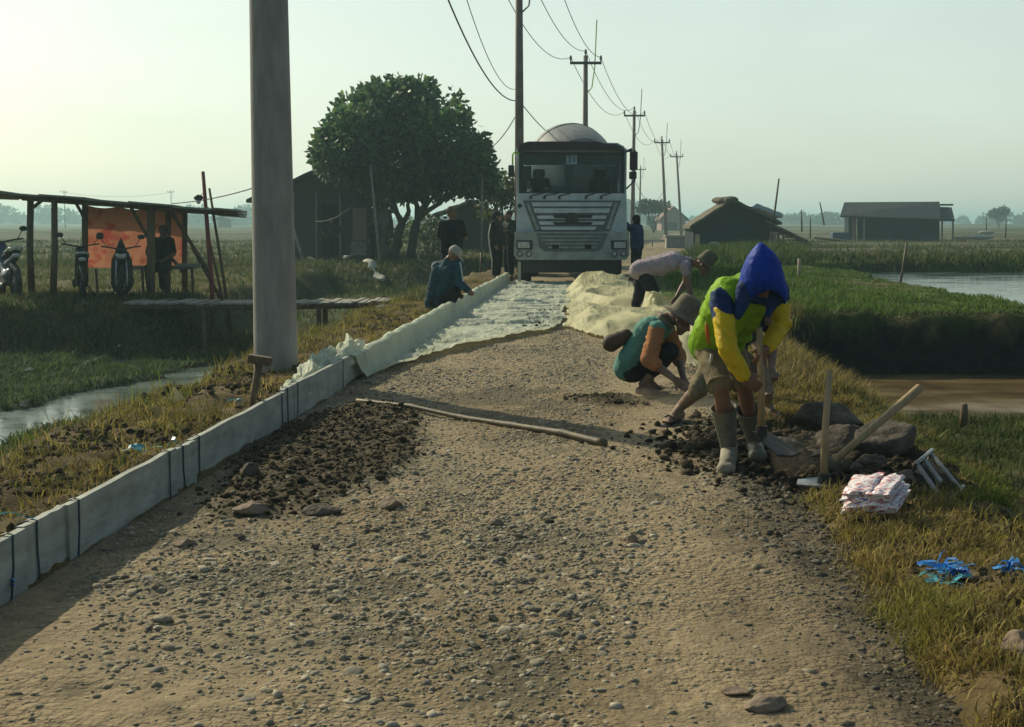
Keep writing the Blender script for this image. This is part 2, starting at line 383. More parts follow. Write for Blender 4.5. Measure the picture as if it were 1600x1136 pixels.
M['orangetarp'] = surf('orange_tarp', (0.62, 0.25, 0.15), (0.50, 0.10, 0.075), 2.2, 0.7, 0.3, 12, spec=.1, trans=0.28, c3=(0.60, 0.27, 0.15), lo=0.40, hi=0.56)
M['bark'] = surf('bark', (0.085, 0.07, 0.05), (0.045, 0.037, 0.028), 7, 0.95, 0.8, 20, stretch=(2, 2, .5))
M['wallgrey'] = surf('bamboo_wall', (0.085, 0.08, 0.065), (0.05, 0.048, 0.04), 4, 0.9, 0.5, 25, stretch=(6, 6, .6))
M['plaster'] = surf('pink_plaster', (0.34, 0.22, 0.17), (0.24, 0.16, 0.12), 3, 0.9, 0.2, 20)
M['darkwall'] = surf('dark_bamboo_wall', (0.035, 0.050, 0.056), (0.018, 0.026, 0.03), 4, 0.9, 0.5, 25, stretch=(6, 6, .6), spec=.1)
M['roof'] = surf('dark_roof', (0.05, 0.06, 0.065), (0.028, 0.034, 0.038), 4, 0.85, 0.5, 20)
M['thatch'] = surf('thatch_roof', (0.15, 0.125, 0.085), (0.075, 0.065, 0.045), 5, 0.95, 0.8, 30, stretch=(1, 1, 3))
M['redroof'] = surf('red_tile_roof', (0.20, 0.10, 0.075), (0.13, 0.065, 0.05), 4, 0.85, 0.5, 20)
M['blueroof'] = surf('pale_blue_roof', (0.30, 0.38, 0.44), (0.22, 0.28, 0.34), 4, 0.6, 0.2, 20)
M['lit'] = surf('pale_and_sunlit_bamboo', (0.50, 0.41, 0.26), (0.34, 0.27, 0.17), 6, 0.9, 0.4, 20, stretch=(8, 8, .5))  # pale bamboo for posts; also paints sunlight on the gabled hut's side
M['dark'] = surf('opening_and_gap_shade', (0.015, 0.015, 0.015), (0.01, 0.01, 0.01), 4, 0.95)  # near-black for openings; also paints the shade in the rack gaps
M['bluep'] = surf('blue_plastic', (0.015, 0.10, 0.55), (0.012, 0.30, 0.55), 26, 0.35, spec=0.5, trans=0.25)
M['cyanp'] = surf('cyan_plastic', (0.04, 0.34, 0.42), (0.03, 0.22, 0.30), 18, 0.4, spec=0.5, trans=0.25)
M['wire'] = surf('black_cable', (0.02, 0.02, 0.02), (0.015, 0.015, 0.015), 5, 0.6)
M['rag'] = surf('pale_rag', (0.52, 0.52, 0.44), (0.38, 0.38, 0.32), 9, 0.8, 0.3, 30, trans=0.25)
M['seatgrey'] = surf('seat_pale', (0.5, 0.5, 0.45), (0.4, 0.4, 0.36), 9, 0.35)
M['bikeblue'] = surf('bike_blue', (0.04, 0.07, 0.13), (0.02, 0.035, 0.07), 6, 0.35, spec=0.5)
M['redpole'] = surf('red_painted_pole', (0.24, 0.055, 0.05), (0.15, 0.04, 0.035), 6, 0.7)
# ------------------------------------------------------------------ road line and ground heights
_CY = np.array([-50, 4.8, 31, 38, 45, 60, 90, 150, 600, 3000.0])
_CX = np.array([-4.16, -0.24, 1.63, 2.5, 4.0, 6.9, 11.5, 20.0, 90, 450.0])
HW = 1.68
def RC(Y): return np.interp(Y, _CY, _CX)
def xL(Y): return RC(Y) - HW
def xR(Y): return RC(Y) + HW
def hz(X, Y, fine=True):
    X = np.asarray(X, float); Y = np.asarray(Y, float)
    n1 = fbm(X * 0.7, Y * 0.7, 3, 3); n2 = fbm(X * 3.1, Y * 3.1, 3, 9); n3 = fbm(X * 9, Y * 9, 2, 21)
    u, q = X - xL(Y), X - xR(Y)
    # left
    zs = 0.10 + 0.05 * n1 + 0.065 * n2 + 0.02 * n3
    low = -0.80 + 0.05 * n1 + 0.03 * n2
    uc = -4.65 + 0.2 * (np.clip(Y, 6, 22) - 14) + 0.25 * n1
    hw = np.clip(0.80 - 0.01 * (Y - 14), 0.4, 0.8)
    ch = sm(hw + 0.15, hw - 0.2, np.abs(u - uc) + 0.14 * n2) * sm(22.2, 21.0, Y)
    low = low - 0.22 * ch
    pud = sm(0.25, 0.5, fbm(X * 0.9, Y * 0.5, 3, 77)) * sm(26, 24.5, Y) * sm(20, 21, Y)
    low = low - 0.16 * pud
    yb = Y + 0.25 * n1 + 0.2 * n2
    land = np.maximum(sm(21.6, 22.6, yb) * sm(-5.5, -6.3, X + 0.3 * n1), sm(40.5, 44.0, yb))
    zland = 0.0 + 0.06 * n1 + 0.03 * n2
    zl = low * (1 - land) + zland * land
    t1 = sm(-2.5, -1.05, u + 0.18 * n2)
    zl = zl * (1 - t1) + zs * t1
    # right
    zv = 0.02 + 0.05 * n2 + 0.012 * n3 + 0.04 * n1
    lowr = -0.52 + 0.05 * n2 + 0.06 * n1 + 0.04 * np.exp(-((Y - 11.0) / 1.6) ** 2)
    lowr = lowr - 0.45 * sm(9.3, 8.3, Y)
    pond = sm(12.6, 13.8, yb) * sm(0.9, 1.9, q)
    lowr = lowr - 0.42 * pond
    face = sm(17.2, 17.75, Y + 0.16 * n2 + 0.1 * n1)
    top = 0.17 + 0.05 * n1 + 0.04 * n2
    edge = 8.4 + 0.065 * (Y - 24) - .25 * sm(30, 39, Y) + 0.22 * n1 + 0.12 * n2
    up = sm(-0.35, 0.35, X - edge) * sm(18.7, 19.4, Y) * sm(40.4, 39.4, Y + 0.3 * n1)
    top = top * (1 - up) + (-0.55) * up
    top = top + 0.12 * sm(40, 41, Y) * sm(46, 42, Y) * sm(5.5, 8, X)
    lowr = lowr * (1 - face) + top * face
    t2 = sm(0.85, 1.75, q + 0.15 * n2)
    zr = zv * (1 - t2) + lowr * t2
    z = np.where(u < HW, zl, zr)
    # far fields with low dikes
    far = sm(44, 50, Y)
    zf = 0.04 * n1
    for yy, a, wd, ph in ((51, .25, 1.0, 0), (63, .22, 1.2, 2), (78, .35, 1.6, 1), (104, .4, 2.2, 4), (135, .5, 2.5, 3), (180, .55, 3.5, 5), (250, .7, 5, 6), (360, .9, 8, 1), (520, 1.0, 12, 2)):
        zf = zf + a * np.exp(-((Y - yy - 0.03 * X - 1.2 * np.sin(X * 0.05 + ph)) / wd) ** 2) * (0.75 + 0.4 * n1)
    zf = zf * sm(1.8, 4.5, np.abs(X - RC(Y)))
    z = z * (1 - far) + zf * far
    inroad = sm(HW + 0.12, HW - 0.06, np.abs(X - RC(Y)))
    z = z * (1 - inroad) + (-0.06) * inroad
    return z
def hz1(x, y): return float(hz(np.array([x]), np.array([y]))[0])

def mixc(a, b, t): return a * (1 - t)[..., None] + np.asarray(b) * t[..., None]
def ground_colour(X, Y, Z):
    n1 = fbm(X * 0.5, Y * 0.5, 4, 31); n2 = fbm(X * 2.2, Y * 2.2, 4, 41)
    u, q = X - xL(Y), X - xR(Y)
    c = np.zeros(X.shape + (3,)) + np.array([0.10, 0.095, 0.040])
    c = mixc(c, [0.055, 0.075, 0.022], sm(-0.1, 0.4, n1))
    c = mixc(c, [0.17, 0.135, 0.06], sm(0.1, 0.45, n2) * 0.7)
    left = u < HW
    sh = sm(-1.9, -0.8, u) * left
    shc = mixc(np.zeros_like(c) + np.array([0.155, 0.115, 0.055]), [0.075, 0.055, 0.028], sm(0.0, 0.5, n2))
    c = c * (1 - sh)[..., None] + shc * sh[..., None]
    lowm = sm(-0.35, -0.7, Z) * left
    lowc = mixc(np.zeros_like(c) + np.array([0.055, 0.085, 0.036]), [0.045, 0.042, 0.025], sm(0.0, 0.4, n2))
    shelf = sm(-3.9, -3.0, u)
    lowc = mixc(lowc, [0.055, 0.046, 0.026], shelf)
    c = c * (1 - lowm)[..., None] + lowc * lowm[..., None]
    bank = sm(-0.08, -0.3, Z) * left * (u < -2.6)
    c = mixc(c, [0.065, 0.07, 0.042], bank * (1 - lowm) * 0.8)
    # right
    rt = (~left)
    ver = sm(1.3, 0.2, q) * rt * (Y < 18)
    vc = mixc(np.zeros_like(c) + np.array([0.19, 0.135, 0.06]), [0.10, 0.075, 0.035], sm(-0.1, 0.4, n2))
    c = c * (1 - ver)[..., None] + vc * ver[..., None]
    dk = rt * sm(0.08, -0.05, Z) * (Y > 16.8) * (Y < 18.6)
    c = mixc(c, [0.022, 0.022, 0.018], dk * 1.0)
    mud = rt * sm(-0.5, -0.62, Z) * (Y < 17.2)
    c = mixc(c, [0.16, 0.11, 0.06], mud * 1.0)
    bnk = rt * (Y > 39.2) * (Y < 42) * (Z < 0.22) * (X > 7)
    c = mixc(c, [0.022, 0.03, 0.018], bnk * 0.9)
    wed = rt * (Y > 18.2) * (Y < 42)
    c = mixc(c, [0.075, 0.12, 0.022], wed * sm(-0.3, 0.3, n1) * 0.8)
    dg = sm(.35, .7, np.exp(-(((X - 1.95) / .7) ** 2 + ((Y - 8.0) / 1.1) ** 2)) + .25 * n2) * (Y < 12)
    c = mixc(c, [0.06, 0.046, 0.03], dg)
    far = sm(48, 60, Y)
    fc = mixc(np.zeros_like(c) + np.array([0.075, 0.08, 0.04]), [0.12, 0.11, 0.06], sm(-0.2, 0.3, fbm(X * 0.02, Y * 0.06, 3, 51)))
    fc = mixc(fc, [0.04, 0.055, 0.025], sm(0.1, 0.35, Z) * 0.8)
    c = c * (1 - far)[..., None] + fc * far[..., None]
    return c

def grow(a, b, s, g):
    r = [a]
    while r[-1] < b: s *= g; r.append(r[-1] + s)
    return np.array(r[1:])
xs_f = np.arange(-4.6, 5.4, 0.055)
xs = np.concatenate([-grow(14, 1600, .25, 1.13)[::-1], np.arange(-14, -4.6, .18), xs_f, np.arange(5.45, 14, .18), grow(14, 1600, .25, 1.13)])
ys = np.concatenate([np.arange(-6, 1.5, .5), np.arange(1.5, 14, .055), np.arange(14, 27, .09), np.arange(27, 52, .25), grow(52, 3500, .3, 1.045)])
GX, GY = np.meshgrid(xs, ys)
GZ = hz(GX, GY); GC = ground_colour(GX, GY, GZ)
def grid_faces(nx, ny):
    i = np.arange(nx * ny).reshape(ny, nx)
    return np.stack([i[:-1, :-1].ravel(), i[:-1, 1:].ravel(), i[1:, 1:].ravel(), i[1:, :-1].ravel()], 1)
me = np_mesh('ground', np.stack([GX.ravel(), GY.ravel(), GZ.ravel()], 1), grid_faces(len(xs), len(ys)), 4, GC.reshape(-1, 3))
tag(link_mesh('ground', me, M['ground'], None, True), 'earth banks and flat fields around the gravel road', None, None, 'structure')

# ------------------------------------------------------------------ road
def soil_mask(X, Y):
    n = 0.35 * fbm(X * 2.5, Y * 1.6, 4, 61)
    a = np.exp(-(((X + 1.17 - 0.045 * (Y - 8.2)) / 0.58) ** 2 + ((Y - 8.15) / 1.95) ** 2) ** 1.3) * 1.25
    b = np.exp(-(((X - 0.75) / 0.55) ** 2 + ((Y - 10.35) / 0.42) ** 2)) * 0.8
    d = np.exp(-(((X - 1.8) / 0.62) ** 2 + ((Y - 8.2) / 1.1) ** 2)) * 1.0
    return sm(0.34, 0.72, np.maximum(np.maximum(a, b), d) + n)
def gravel_mask(X, Y):
    n = fbm(X * 0.9, Y * 0.45, 3, 71)
    t = X - RC(Y)
    base = 0.45 + 0.45 * np.exp(-((t - 0.1) / 0.7) ** 2) + 0.55 * sm(1.1, 1.6, t) - 0.45 * np.exp(-((t - 0.95) / 0.28) ** 2) - 0.5 * sm(5.0, 3.8, Y) * sm(1.3, 0.9, t) - 0.35 * np.exp(-((t + 0.95) / 0.4) ** 2) * sm(7.5, 6, Y)
    return np.clip(base + 1.15 * n, 0, 1)
def rz(X, Y):
    t = X - RC(Y)
    z = 0.012 * fbm(X * 1.1, Y * 0.8, 3, 81) + 0.010 * fbm(X * 6, Y * 6, 3, 85) + 0.012 * gravel_mask(X, Y) * np.abs(fbm(X * 14, Y * 14, 2, 88)) * 2
    z = z - 0.035 * sm(1.35, 1.75, t) + 0.0
    s = soil_mask(X, Y)
    z = z + s * (0.012 + 0.035 * np.abs(fbm(X * 4, Y * 4, 4, 90)) * 1.6)
    return z
def rz1(x, y): return float(rz(np.array([x]), np.array([y]))[0])
ts = np.concatenate([np.arange(-HW, HW + 0.3, 0.026)])
yr = np.concatenate([np.arange(1.6, 14, .028), np.arange(14, 32, .06), np.arange(32, 160, .5)])
TT, YY = np.meshgrid(ts, yr)
XX = RC(YY) + TT
ZZ = rz(XX, YY)
n2 = fbm(XX * 3, YY * 3, 4, 95); n3 = fbm(XX * 0.8, YY * 0.5, 3, 97)
rc = np.zeros(XX.shape + (3,)) + np.array([0.30, 0.23, 0.14])
rc = mixc(rc, [0.215, 0.185, 0.118], gravel_mask(XX, YY) * sm(-0.5, 0.4, n2) * 0.85)
rc = mixc(rc, [0.20, 0.15, 0.085], sm(0.0, 0.35, n3) * 0.75)
rc = mixc(rc, [0.09, 0.08, 0.055], sm(0.12, 0.5, n2 + 0.5 * n3 + 0.35 * sm(1.1, 1.6, TT)) * 0.6)
rc = mixc(rc, [0.072, 0.056, 0.033], soil_mask(XX, YY) * .9)
edk = sm(.85, 1.45, TT + .45 * fbm(XX * 1.6, YY * 1.3, 3, 131)) * sm(9, 7, YY)
rc = rc * (1 - .5 * edk)[..., None]
tedge = sm(HW + 0.0, HW + 0.28, TT + 0.12 * n2)
ZZ = ZZ - tedge * 0.05
rc = mixc(rc, [0.13, 0.10, 0.055], tedge * 0.8)
me = np_mesh('road', np.stack([XX.ravel(), YY.ravel(), ZZ.ravel()], 1), grid_faces(len(ts), len(yr)), 4, rc.reshape(-1, 3))
tag(link_mesh('road', me, M['road'], None, True), 'dusty gravel road being prepared for concrete', None, None, 'structure')

# ------------------------------------------------------------------ water
def sheet(name, x0, x1, y0, y1, z, m, label):
    b = MB(); b.quad((x0, y0, z), (x1, y0, z), (x1, y1, z), (x0, y1, z))
    tag(b.build(name, m, None), label, None, None, 'structure')
sheet('canal_water', -40, -1.9, 2, 26.5, -0.865, water('canal_water', (0.13, 0.165, 0.15), (2, 3, 1), 0.10), 'pale strip of ditch water left of the road')
sheet('pond_water', 7.6, 120, 18.4, 41.2, -0.10, water('pond_water', (0.05, 0.085, 0.085), (1.2, 3.0, 1), 0.22), 'pale blue fish pond behind the dark dike')
sheet('mud_water', 2.9, 60, 11.5, 18.4, -0.62, water('mud_water', (0.15, 0.105, 0.05), (1.2, 2.6, 1), 0.12, 0.07), 'brown shallow water below the dark dike')

# ------------------------------------------------------------------ gravel and clods
_ico = {}
def ico(n):
    if n not in _ico:
        bm = bmesh.new(); bmesh.ops.create_icosphere(bm, subdivisions=n, radius=1)
        bm.verts.index_update()
        _ico[n] = (np.array([v.co[:] for v in bm.verts]), np.array([[v.index for v in f.verts] for f in bm.faces])); bm.free()
    return _ico[n]
def stones(name, P, size, colr, sub, m, label, flat=0.6, sharp=0.25, seed=5):
    rg = np.random.default_rng(seed)
    V0, F0 = ico(sub); k = len(P); nv = len(V0)
    sc = size[:, None] * rg.uniform(0.65, 1.35, (k, 3)); sc[:, 2] *= flat
    v = V0[None] * (1 + rg.uniform(-sharp, sharp, (k, nv)))[..., None]
    # a few cut planes give flat faces
    for _ in range(3):
        nrm = rg.normal(size=(k, 3)); nrm /= np.linalg.norm(nrm, axis=1)[:, None]
        dd = np.einsum('kvi,ki->kv', v, nrm); ov = np.clip(dd - rg.uniform(.45, .8, (k, 1)), 0, None)
        v = v - ov[..., None] * nrm[:, None, :]
    v = v * sc[:, None, :]
    a = rg.uniform(0, 6.283, k); ca, sa = np.cos(a), np.sin(a)
    tx = rg.uniform(-.35, .35, k)
    y2 = v[..., 1] * np.cos(tx)[:, None] - v[..., 2] * np.sin(tx)[:, None]; z2 = v[..., 1] * np.sin(tx)[:, None] + v[..., 2] * np.cos(tx)[:, None]
    x3 = v[..., 0] * ca[:, None] - y2 * sa[:, None]; y3 = v[..., 0] * sa[:, None] + y2 * ca[:, None]
    v = np.stack([x3, y3, z2], -1) + P[:, None, :]
    Fc = (F0[None] + (np.arange(k) * nv)[:, None, None]).reshape(-1, 3)
    me = np_mesh(name, v.reshape(-1, 3), Fc, 3, np.repeat(colr, nv, 0))
    o = link_mesh(name, me, m, None, False)
    return tag(o, label, None, None, 'stuff')
def scatter(n, y0, y1, wf, t0=-HW + .03, t1=HW + .25, seed=1, pw=1.6):
    rg = np.random.default_rng(seed)
    y = y0 + (y1 - y0) * rg.random(n) ** pw; t = rg.uniform(t0, t1, n)
    x = RC(y) + t
    keep = rg.random(n) < wf(x, y)
    return x[keep], y[keep], rg
pal = np.array([[.40, .35, .26], [.30, .25, .165], [.28, .245, .17], [.34, .29, .20], [.25, .22, .155], [.29, .235, .15], [.23, .21, .16]])
def tarpclear(x, y): return 1.0 - ((y > 15) & (x - xL(y) < 1.6))
x, y, rg = scatter(150000, 2.6, 27, lambda x, y: np.clip(gravel_mask(x, y) * 0.8 + .1, 0, 1) * tarpclear(x, y) * (1 - .9 * soil_mask(x, y)), seed=3)
s = np.clip(rg.lognormal(-4.85, 0.45, len(x)), .003, .022)
P = np.stack([x, y, rz(x, y) - s * 0.12], 1)
stones('gravel', P, s, pal[rg.integers(0, 7, len(x))] * rg.uniform(.75, 1.15, (len(x), 1)) * (1 - .5 * sm(.9, 1.4, x - RC(y) + .35 * fbm(x * 1.6, y * 1.3, 3, 131)))[:, None], 1, M['stone'], 'small grey gravel strewn over the road', seed=6)
x, y, rg = scatter(11000, 2.6, 18, lambda x, y: np.clip(gravel_mask(x, y) ** 1.5 * 0.9, 0, 1) * tarpclear(x, y) * (1 - .9 * soil_mask(x, y)), seed=13, pw=1.4)
s = np.clip(rg.lognormal(-4.05, 0.33, len(x)), .010, .04)
P = np.stack([x, y, rz(x, y) - s * 0.22], 1)
stones('gravel', P, s, pal[rg.integers(0, 7, len(x))] * rg.uniform(.7, 1.1, (len(x), 1)) * (1 - .5 * sm(.9, 1.4, x - RC(y) + .35 * fbm(x * 1.6, y * 1.3, 3, 131)))[:, None], 2, M['stone'], 'larger flattish stones bedded in the road', flat=.55, sharp=.16, seed=16)
x, y, rg = scatter(26000, 5, 11.6, lambda x, y: soil_mask(x, y), seed=23, pw=1.0, t1=HW + .4)
s = np.clip(rg.lognormal(-4.75, 0.55, len(x)), .004, .035)
P = np.stack([x, y, rz(x, y) + s * 0.15], 1)
cc = np.array([.082, .064, .038]) * rg.uniform(.55, 1.6, (len(x), 1))
stones('loose_soil', P, s, cc, 1, M['soil'], 'dark crumbly soil clods heaped on the road', flat=.8, sharp=.3, seed=26)

# crumbly soil on both shoulders, and dark bits kicked onto the sheet edge
rg = np.random.default_rng(401)
y = 3 + 17 * rg.random(16000) ** 1.4; u = -rg.uniform(.12, 1.65, 16000); x = xL(y) + u
k = fbm(x * 1.7, y * 1.7, 3, 403) > -.1; x, y = x[k], y[k]
s = np.clip(rg.lognormal(-4.5, .55, len(x)), .004, .045)
stones('loose_soil', np.stack([x, y, hz(x, y) + s * .2], 1), s, np.array([.105, .078, .045]) * rg.uniform(.5, 1.5, (len(x), 1)), 1, M['soil'], 'brown clods among dry weeds on the left shoulder', flat=.8, sharp=.3, seed=404)
y = 3 + 12 * rg.random(16000) ** 1.3; q = rg.uniform(-.1, 1.6, 16000); x = xR(y) + q
k = fbm(x * 1.7, y * 1.7, 3, 405) > -.15; x, y = x[k], y[k]
s = np.clip(rg.lognormal(-4.7, .5, len(x)), .004, .03)
stones('loose_soil', np.stack([x, y, hz(x, y) + s * .2], 1), s, np.array([.15, .115, .065]) * rg.uniform(.5, 1.3, (len(x), 1)), 1, M['soil'], 'brown clods among the grass on the right verge', flat=.8, sharp=.3, seed=406)
y = rg.uniform(17, 22, 110); u = 1.34 + rg.normal(0, .12, 110); x = xL(y) + u
s = np.clip(rg.lognormal(-4.3, .5, len(x)), .008, .04)
stones('loose_soil', np.stack([x, y, rz(x, y) + .045 + s * .2], 1), s, np.array([.07, .055, .038]) * rg.uniform(.5, 1.5, (len(x), 1)), 1, M['soil'], 'dark clods scattered on the right edge of the plastic sheet', flat=.8, sharp=.3, seed=407)

x = 1.9 + rg.normal(0, .38, 9000); y = 8.05 + rg.normal(0, .55, 9000)
s = np.clip(rg.lognormal(-4.5, .6, len(x)), .005, .055); z = np.where(x - xR(y) > .1, hz(x, y), np.maximum(rz(x, y), hz(x, y)))
stones('loose_soil', np.stack([x, y, z + s * .25], 1), s, np.array([.075, .057, .036]) * rg.uniform(.5, 1.6, (len(x), 1)), 1, M['soil'], 'dark freshly dug clods around the digger and the boulders', flat=.8, sharp=.3, seed=408)
# ------------------------------------------------------------------ grass
def blades(name, X, Y, Z, H, colr, label, wid=0.005, lean=0.6, seg=2, seed=1, dirb=None):
    rg = np.random.default_rng(seed); k = len(X)
    a = rg.uniform(0, 6.283, k) if dirb is None else dirb
    L = lean * rg.uniform(0.2, 1.3, k)
    dx, dy = np.cos(a), np.sin(a); b = a + rg.uniform(-1.2, 1.2, k) + math.pi / 2
    wx, wy = np.cos(b), np.sin(b)
    W = wid * rg.uniform(.6, 1.4, k)
    lv = [0, .5, 1.0] if seg == 2 else [0, .4, .75, 1.0]
    rows = []
    for i, t in enumerate(lv):
        off = L * H * t ** 1.7; zz = Z + H * (t - 0.35 * L * t * t) - (0.01 if t == 0 else 0)
        cx, cy = X + dx * off, Y + dy * off; ww = W * (1 - t * 0.85)
        if i < len(lv) - 1:
            rows += [np.stack([cx - wx * ww, cy - wy * ww, zz], 1), np.stack([cx + wx * ww, cy + wy * ww, zz], 1)]
        else: rows.append(np.stack([cx, cy, zz], 1))
    nv = len(rows); V = np.stack(rows, 1).reshape(-1, 3)
    tri = []
    for i in range(len(lv) - 2):
        o = 2 * i; tri += [[o, o + 1, o + 3], [o, o + 3, o + 2]]
    o = 2 * (len(lv) - 2); tri.append([o, o + 1, o + 2])
    Fc = (np.array(tri)[None] + (np.arange(k) * nv)[:, None, None]).reshape(-1, 3)
    me = np_mesh(name, V, Fc, 3, np.repeat(colr, nv, 0))
    return tag(link_mesh(name, me, M['grass'], None, False), label, None, None, 'stuff')
def clumped(n_cl, per, fx, rad, rg):
    cx, cy = fx(n_cl, rg); k = len(cx)
    x = np.repeat(cx, per) + rg.normal(0, 1, k * per) * np.repeat(rg.uniform(.5, 1.4, k) * rad, per)
    y = np.repeat(cy, per) + rg.normal(0, 1, k * per) * np.repeat(rg.uniform(.5, 1.4, k) * rad, per)
    return x, y, np.repeat(np.arange(k), per)
def gcol(rg, ids, base, var=.3):
    base = np.asarray(base); k = ids.max() + 1
    cb = base[rg.integers(0, len(base), k)] * rg.uniform(1 - var, 1 + var, (k, 1))
    return cb[ids] * rg.uniform(.75, 1.25, (len(ids), 1))
dry = [[.29, .22, .06], [.22, .165, .05], [.35, .275, .09], [.14, .105, .042], [.23, .205, .045]]
grn = [[.14, .18, .02], [.17, .20, .03], [.10, .14, .02], [.20, .20, .04]]
rg = np.random.default_rng(101)
# dry clumps, left shoulder
def fxL(n, r):
    y = 3 + 26 * r.random(n) ** 1.3; u = -r.uniform(0.06, 1.75, n); k = fbm((xL(y) + u) * 1.3, y * 1.3, 3, 111) > -.15
    return (xL(y) + u)[k], y[k]
x, y, ids = clumped(1900, 24, fxL, .06, rg)
kk = x < xL(y) - 0.05; x, y, ids = x[kk], y[kk], ids[kk]
H = rg.uniform(.03, .10, len(x)) * (1 + .6 * (fbm(x * .8, y * .8, 2, 5) > .25))
blades('dry_grass', x, y, hz(x, y), H, gcol(rg, ids, dry + [[.10, .12, .03]]), 'dry brown weeds matted on the left shoulder', .0045, 1.0, 2, 3)
# taller thin stalks on left slope
y = rg.uniform(5, 26, 5000); u = -rg.uniform(.9, 2.0, 5000); x = xL(y) + u
blades('dry_grass', x, y, hz(x, y), rg.uniform(.06, .22, 5000), gcol(rg, np.arange(5000), dry + grn), 'thin dry stalks on the slope to the ditch', .004, .7, 3, 4)
# low weeds on ditch bed
def fxW(n, r):
    y = r.uniform(9, 22.5, n); x = r.uniform(-13, -4, n); return x, y
x, y, ids = clumped(5200, 12, fxW, .14, rg); Z = hz(x, y); kk = (Z > -0.845) & (x - xL(y) < -3.3); 
x, y, Z, ids = x[kk], y[kk], Z[kk], ids[kk]
blades('ditch_weeds', x, y, Z, rg.uniform(.04, .15, len(x)), gcol(rg, ids, [[.065, .105, .035], [.08, .12, .035], [.05, .085, .035]]), 'dark green weeds covering the ditch bed', .013, .9, 2, 5)
# left bank face and top around shelter, and beyond the plank bridge
def fxB(n, r):
    x = r.uniform(-16, -1.6, n); y = np.where(r.random(n) < .5, r.uniform(21.3, 25, n), r.uniform(25, 46, n)); return x, y
x, y, ids = clumped(4200, 14, fxB, .16, rg); Z = hz(x, y); kk = (x < xL(y) - .1) & (Z > -.86)
x, y, Z, ids = x[kk], y[kk], Z[kk], ids[kk]
blades('bank_grass', x, y, Z, rg.uniform(.05, .22, len(x)) , gcol(rg, ids, [[.08, .10, .035], [.12, .125, .045], [.07, .10, .03], [.17, .15, .06]]), 'short grass on the left bank by the shelter', .012, .8, 2, 6)
# right verge near
def fxR(n, r):
    y = 2.8 + 8.5 * r.random(n) ** 1.35; q = r.uniform(-.12, 1.9, n) * np.where(y < 6, .6, 1); x = xR(y) + q
    k = (fbm(x * 1.6, y * 1.6, 3, 121) > -.38 + .25 * np.exp(-((q + .1) / .16) ** 2)) & ~((np.abs(x - 1.95) < .62) & (np.abs(y - 7.75) < 1.05))
    return x[k], y[k]
x, y, ids = clumped(2700, 28, fxR, .05, rg)
gm = sm(.0, .45, .6 * fbm(x * .9, y * .9, 3, 131) + .55 * np.exp(-((y - 6.3) / 1.0) ** 2) * sm(.3, 1.0, x - xR(y)) + .25 * sm(7, 9, y) * sm(.8, 1.3, x - xR(y)))
c = gcol(rg, ids, dry) * (1 - gm)[:, None] + gcol(rg, ids, grn) * gm[:, None]
blades('verge_grass', x, y, hz(x, y), rg.uniform(.02, .085, len(x)) * (1 + .5 * gm), c, 'yellow and green grass on the right verge', .0038, .95, 3, 7)
# right strip beside muddy pond
def fxS(n, r):
    y = 3 + 10.4 * r.random(n) ** .7; x = xR(y) + r.uniform(.9, 6, n) + .5 * (y < 8.5); return x, y
x, y, ids = clumped(3400, 18, fxS, .09, rg); Z = hz(x, y); kk = Z > -.6; x, y, Z, ids = x[kk], y[kk], Z[kk], ids[kk]
blades('bank_grass', x, y, Z, rg.uniform(.04, .12, len(x)), gcol(rg, ids, [[.06, .09, .02], [.09, .11, .03], [.05, .07, .02]]), 'dark green grass before the muddy water', .006, .8, 2, 8)
# dry tall tufts right verge mid distance
def fxT(n, r):
    y = r.uniform(10.5, 18.3, n); x = xR(y) + r.uniform(.0, 1.7, n); return x, y
x, y, ids = clumped(900, 26, fxT, .10, rg)
blades('dry_grass', x, y, hz(x, y), rg.uniform(.05, .26, len(x)), gcol(rg, ids, dry + [[.12, .11, .05], [.10, .085, .04]]), 'tall dry tufts on the verge before the dike', .005, .8, 3, 9)
# wedge of green by the pond
def fxG(n, r):
    y = 18.0 + 22 * r.random(n) ** 1.3; x = xR(y) + r.uniform(.5, 10, n); return x, y
x, y, ids = clumped(5200, 16, fxG, .17, rg); Z = hz(x, y); kk = Z > -.02; x, y, Z, ids = x[kk], y[kk], Z[kk], ids[kk]
hh = 1 + 1.2 * sm(0, .4, fbm(x * .35, y * .35, 3, 141))
hh = hh * (1 - .75 * sm(-3.2, -.5, x - (8.0 + .065 * (y - 24))))
blades('pond_grass', x, y, Z, rg.uniform(.05, .17, len(x)) * hh, gcol(rg, ids, [[.10, .17, .025], [.07, .13, .02], [.13, .18, .04], [.05, .09, .02]]), 'bright green grass between road and pond', .010, .8, 2, 10)
# grass hanging over the dike edge, dike face roots
n = 4000; x = rg.uniform(3.9, 16, n); y = 17.85 + rg.uniform(-.10, .25, n)
blades('dike_grass', x, y, hz(x, y), rg.uniform(.03, .10, n), gcol(rg, np.arange(n), [[.10, .11, .04], [.05, .06, .025], [.03, .035, .02]]), 'sparse grass along the dark dike edge', .007, 1.0, 2, 11)
# far side of pond and fields
def fxF(n, r):
    y = 40.3 + 60 * r.random(n) ** 1.7; x = r.uniform(-.5, .5, n) * y * 1.05 + 6; k = np.abs(x - RC(y)) > 2.2; return x[k], y[k]
x, y, ids = clumped(7000, 11, fxF, .5, rg); kk = (np.abs(x - RC(y)) > 2.0) & (y > 40); x, y, ids = x[kk], y[kk], ids[kk]
blades('field_grass', x, y, hz(x, y), rg.uniform(.10, .30, len(x)), gcol(rg, ids, [[.06, .09, .025], [.085, .10, .03], [.11, .11, .05], [.045, .07, .02]]), 'rough grass over the flat fields', .03, .7, 2, 12)
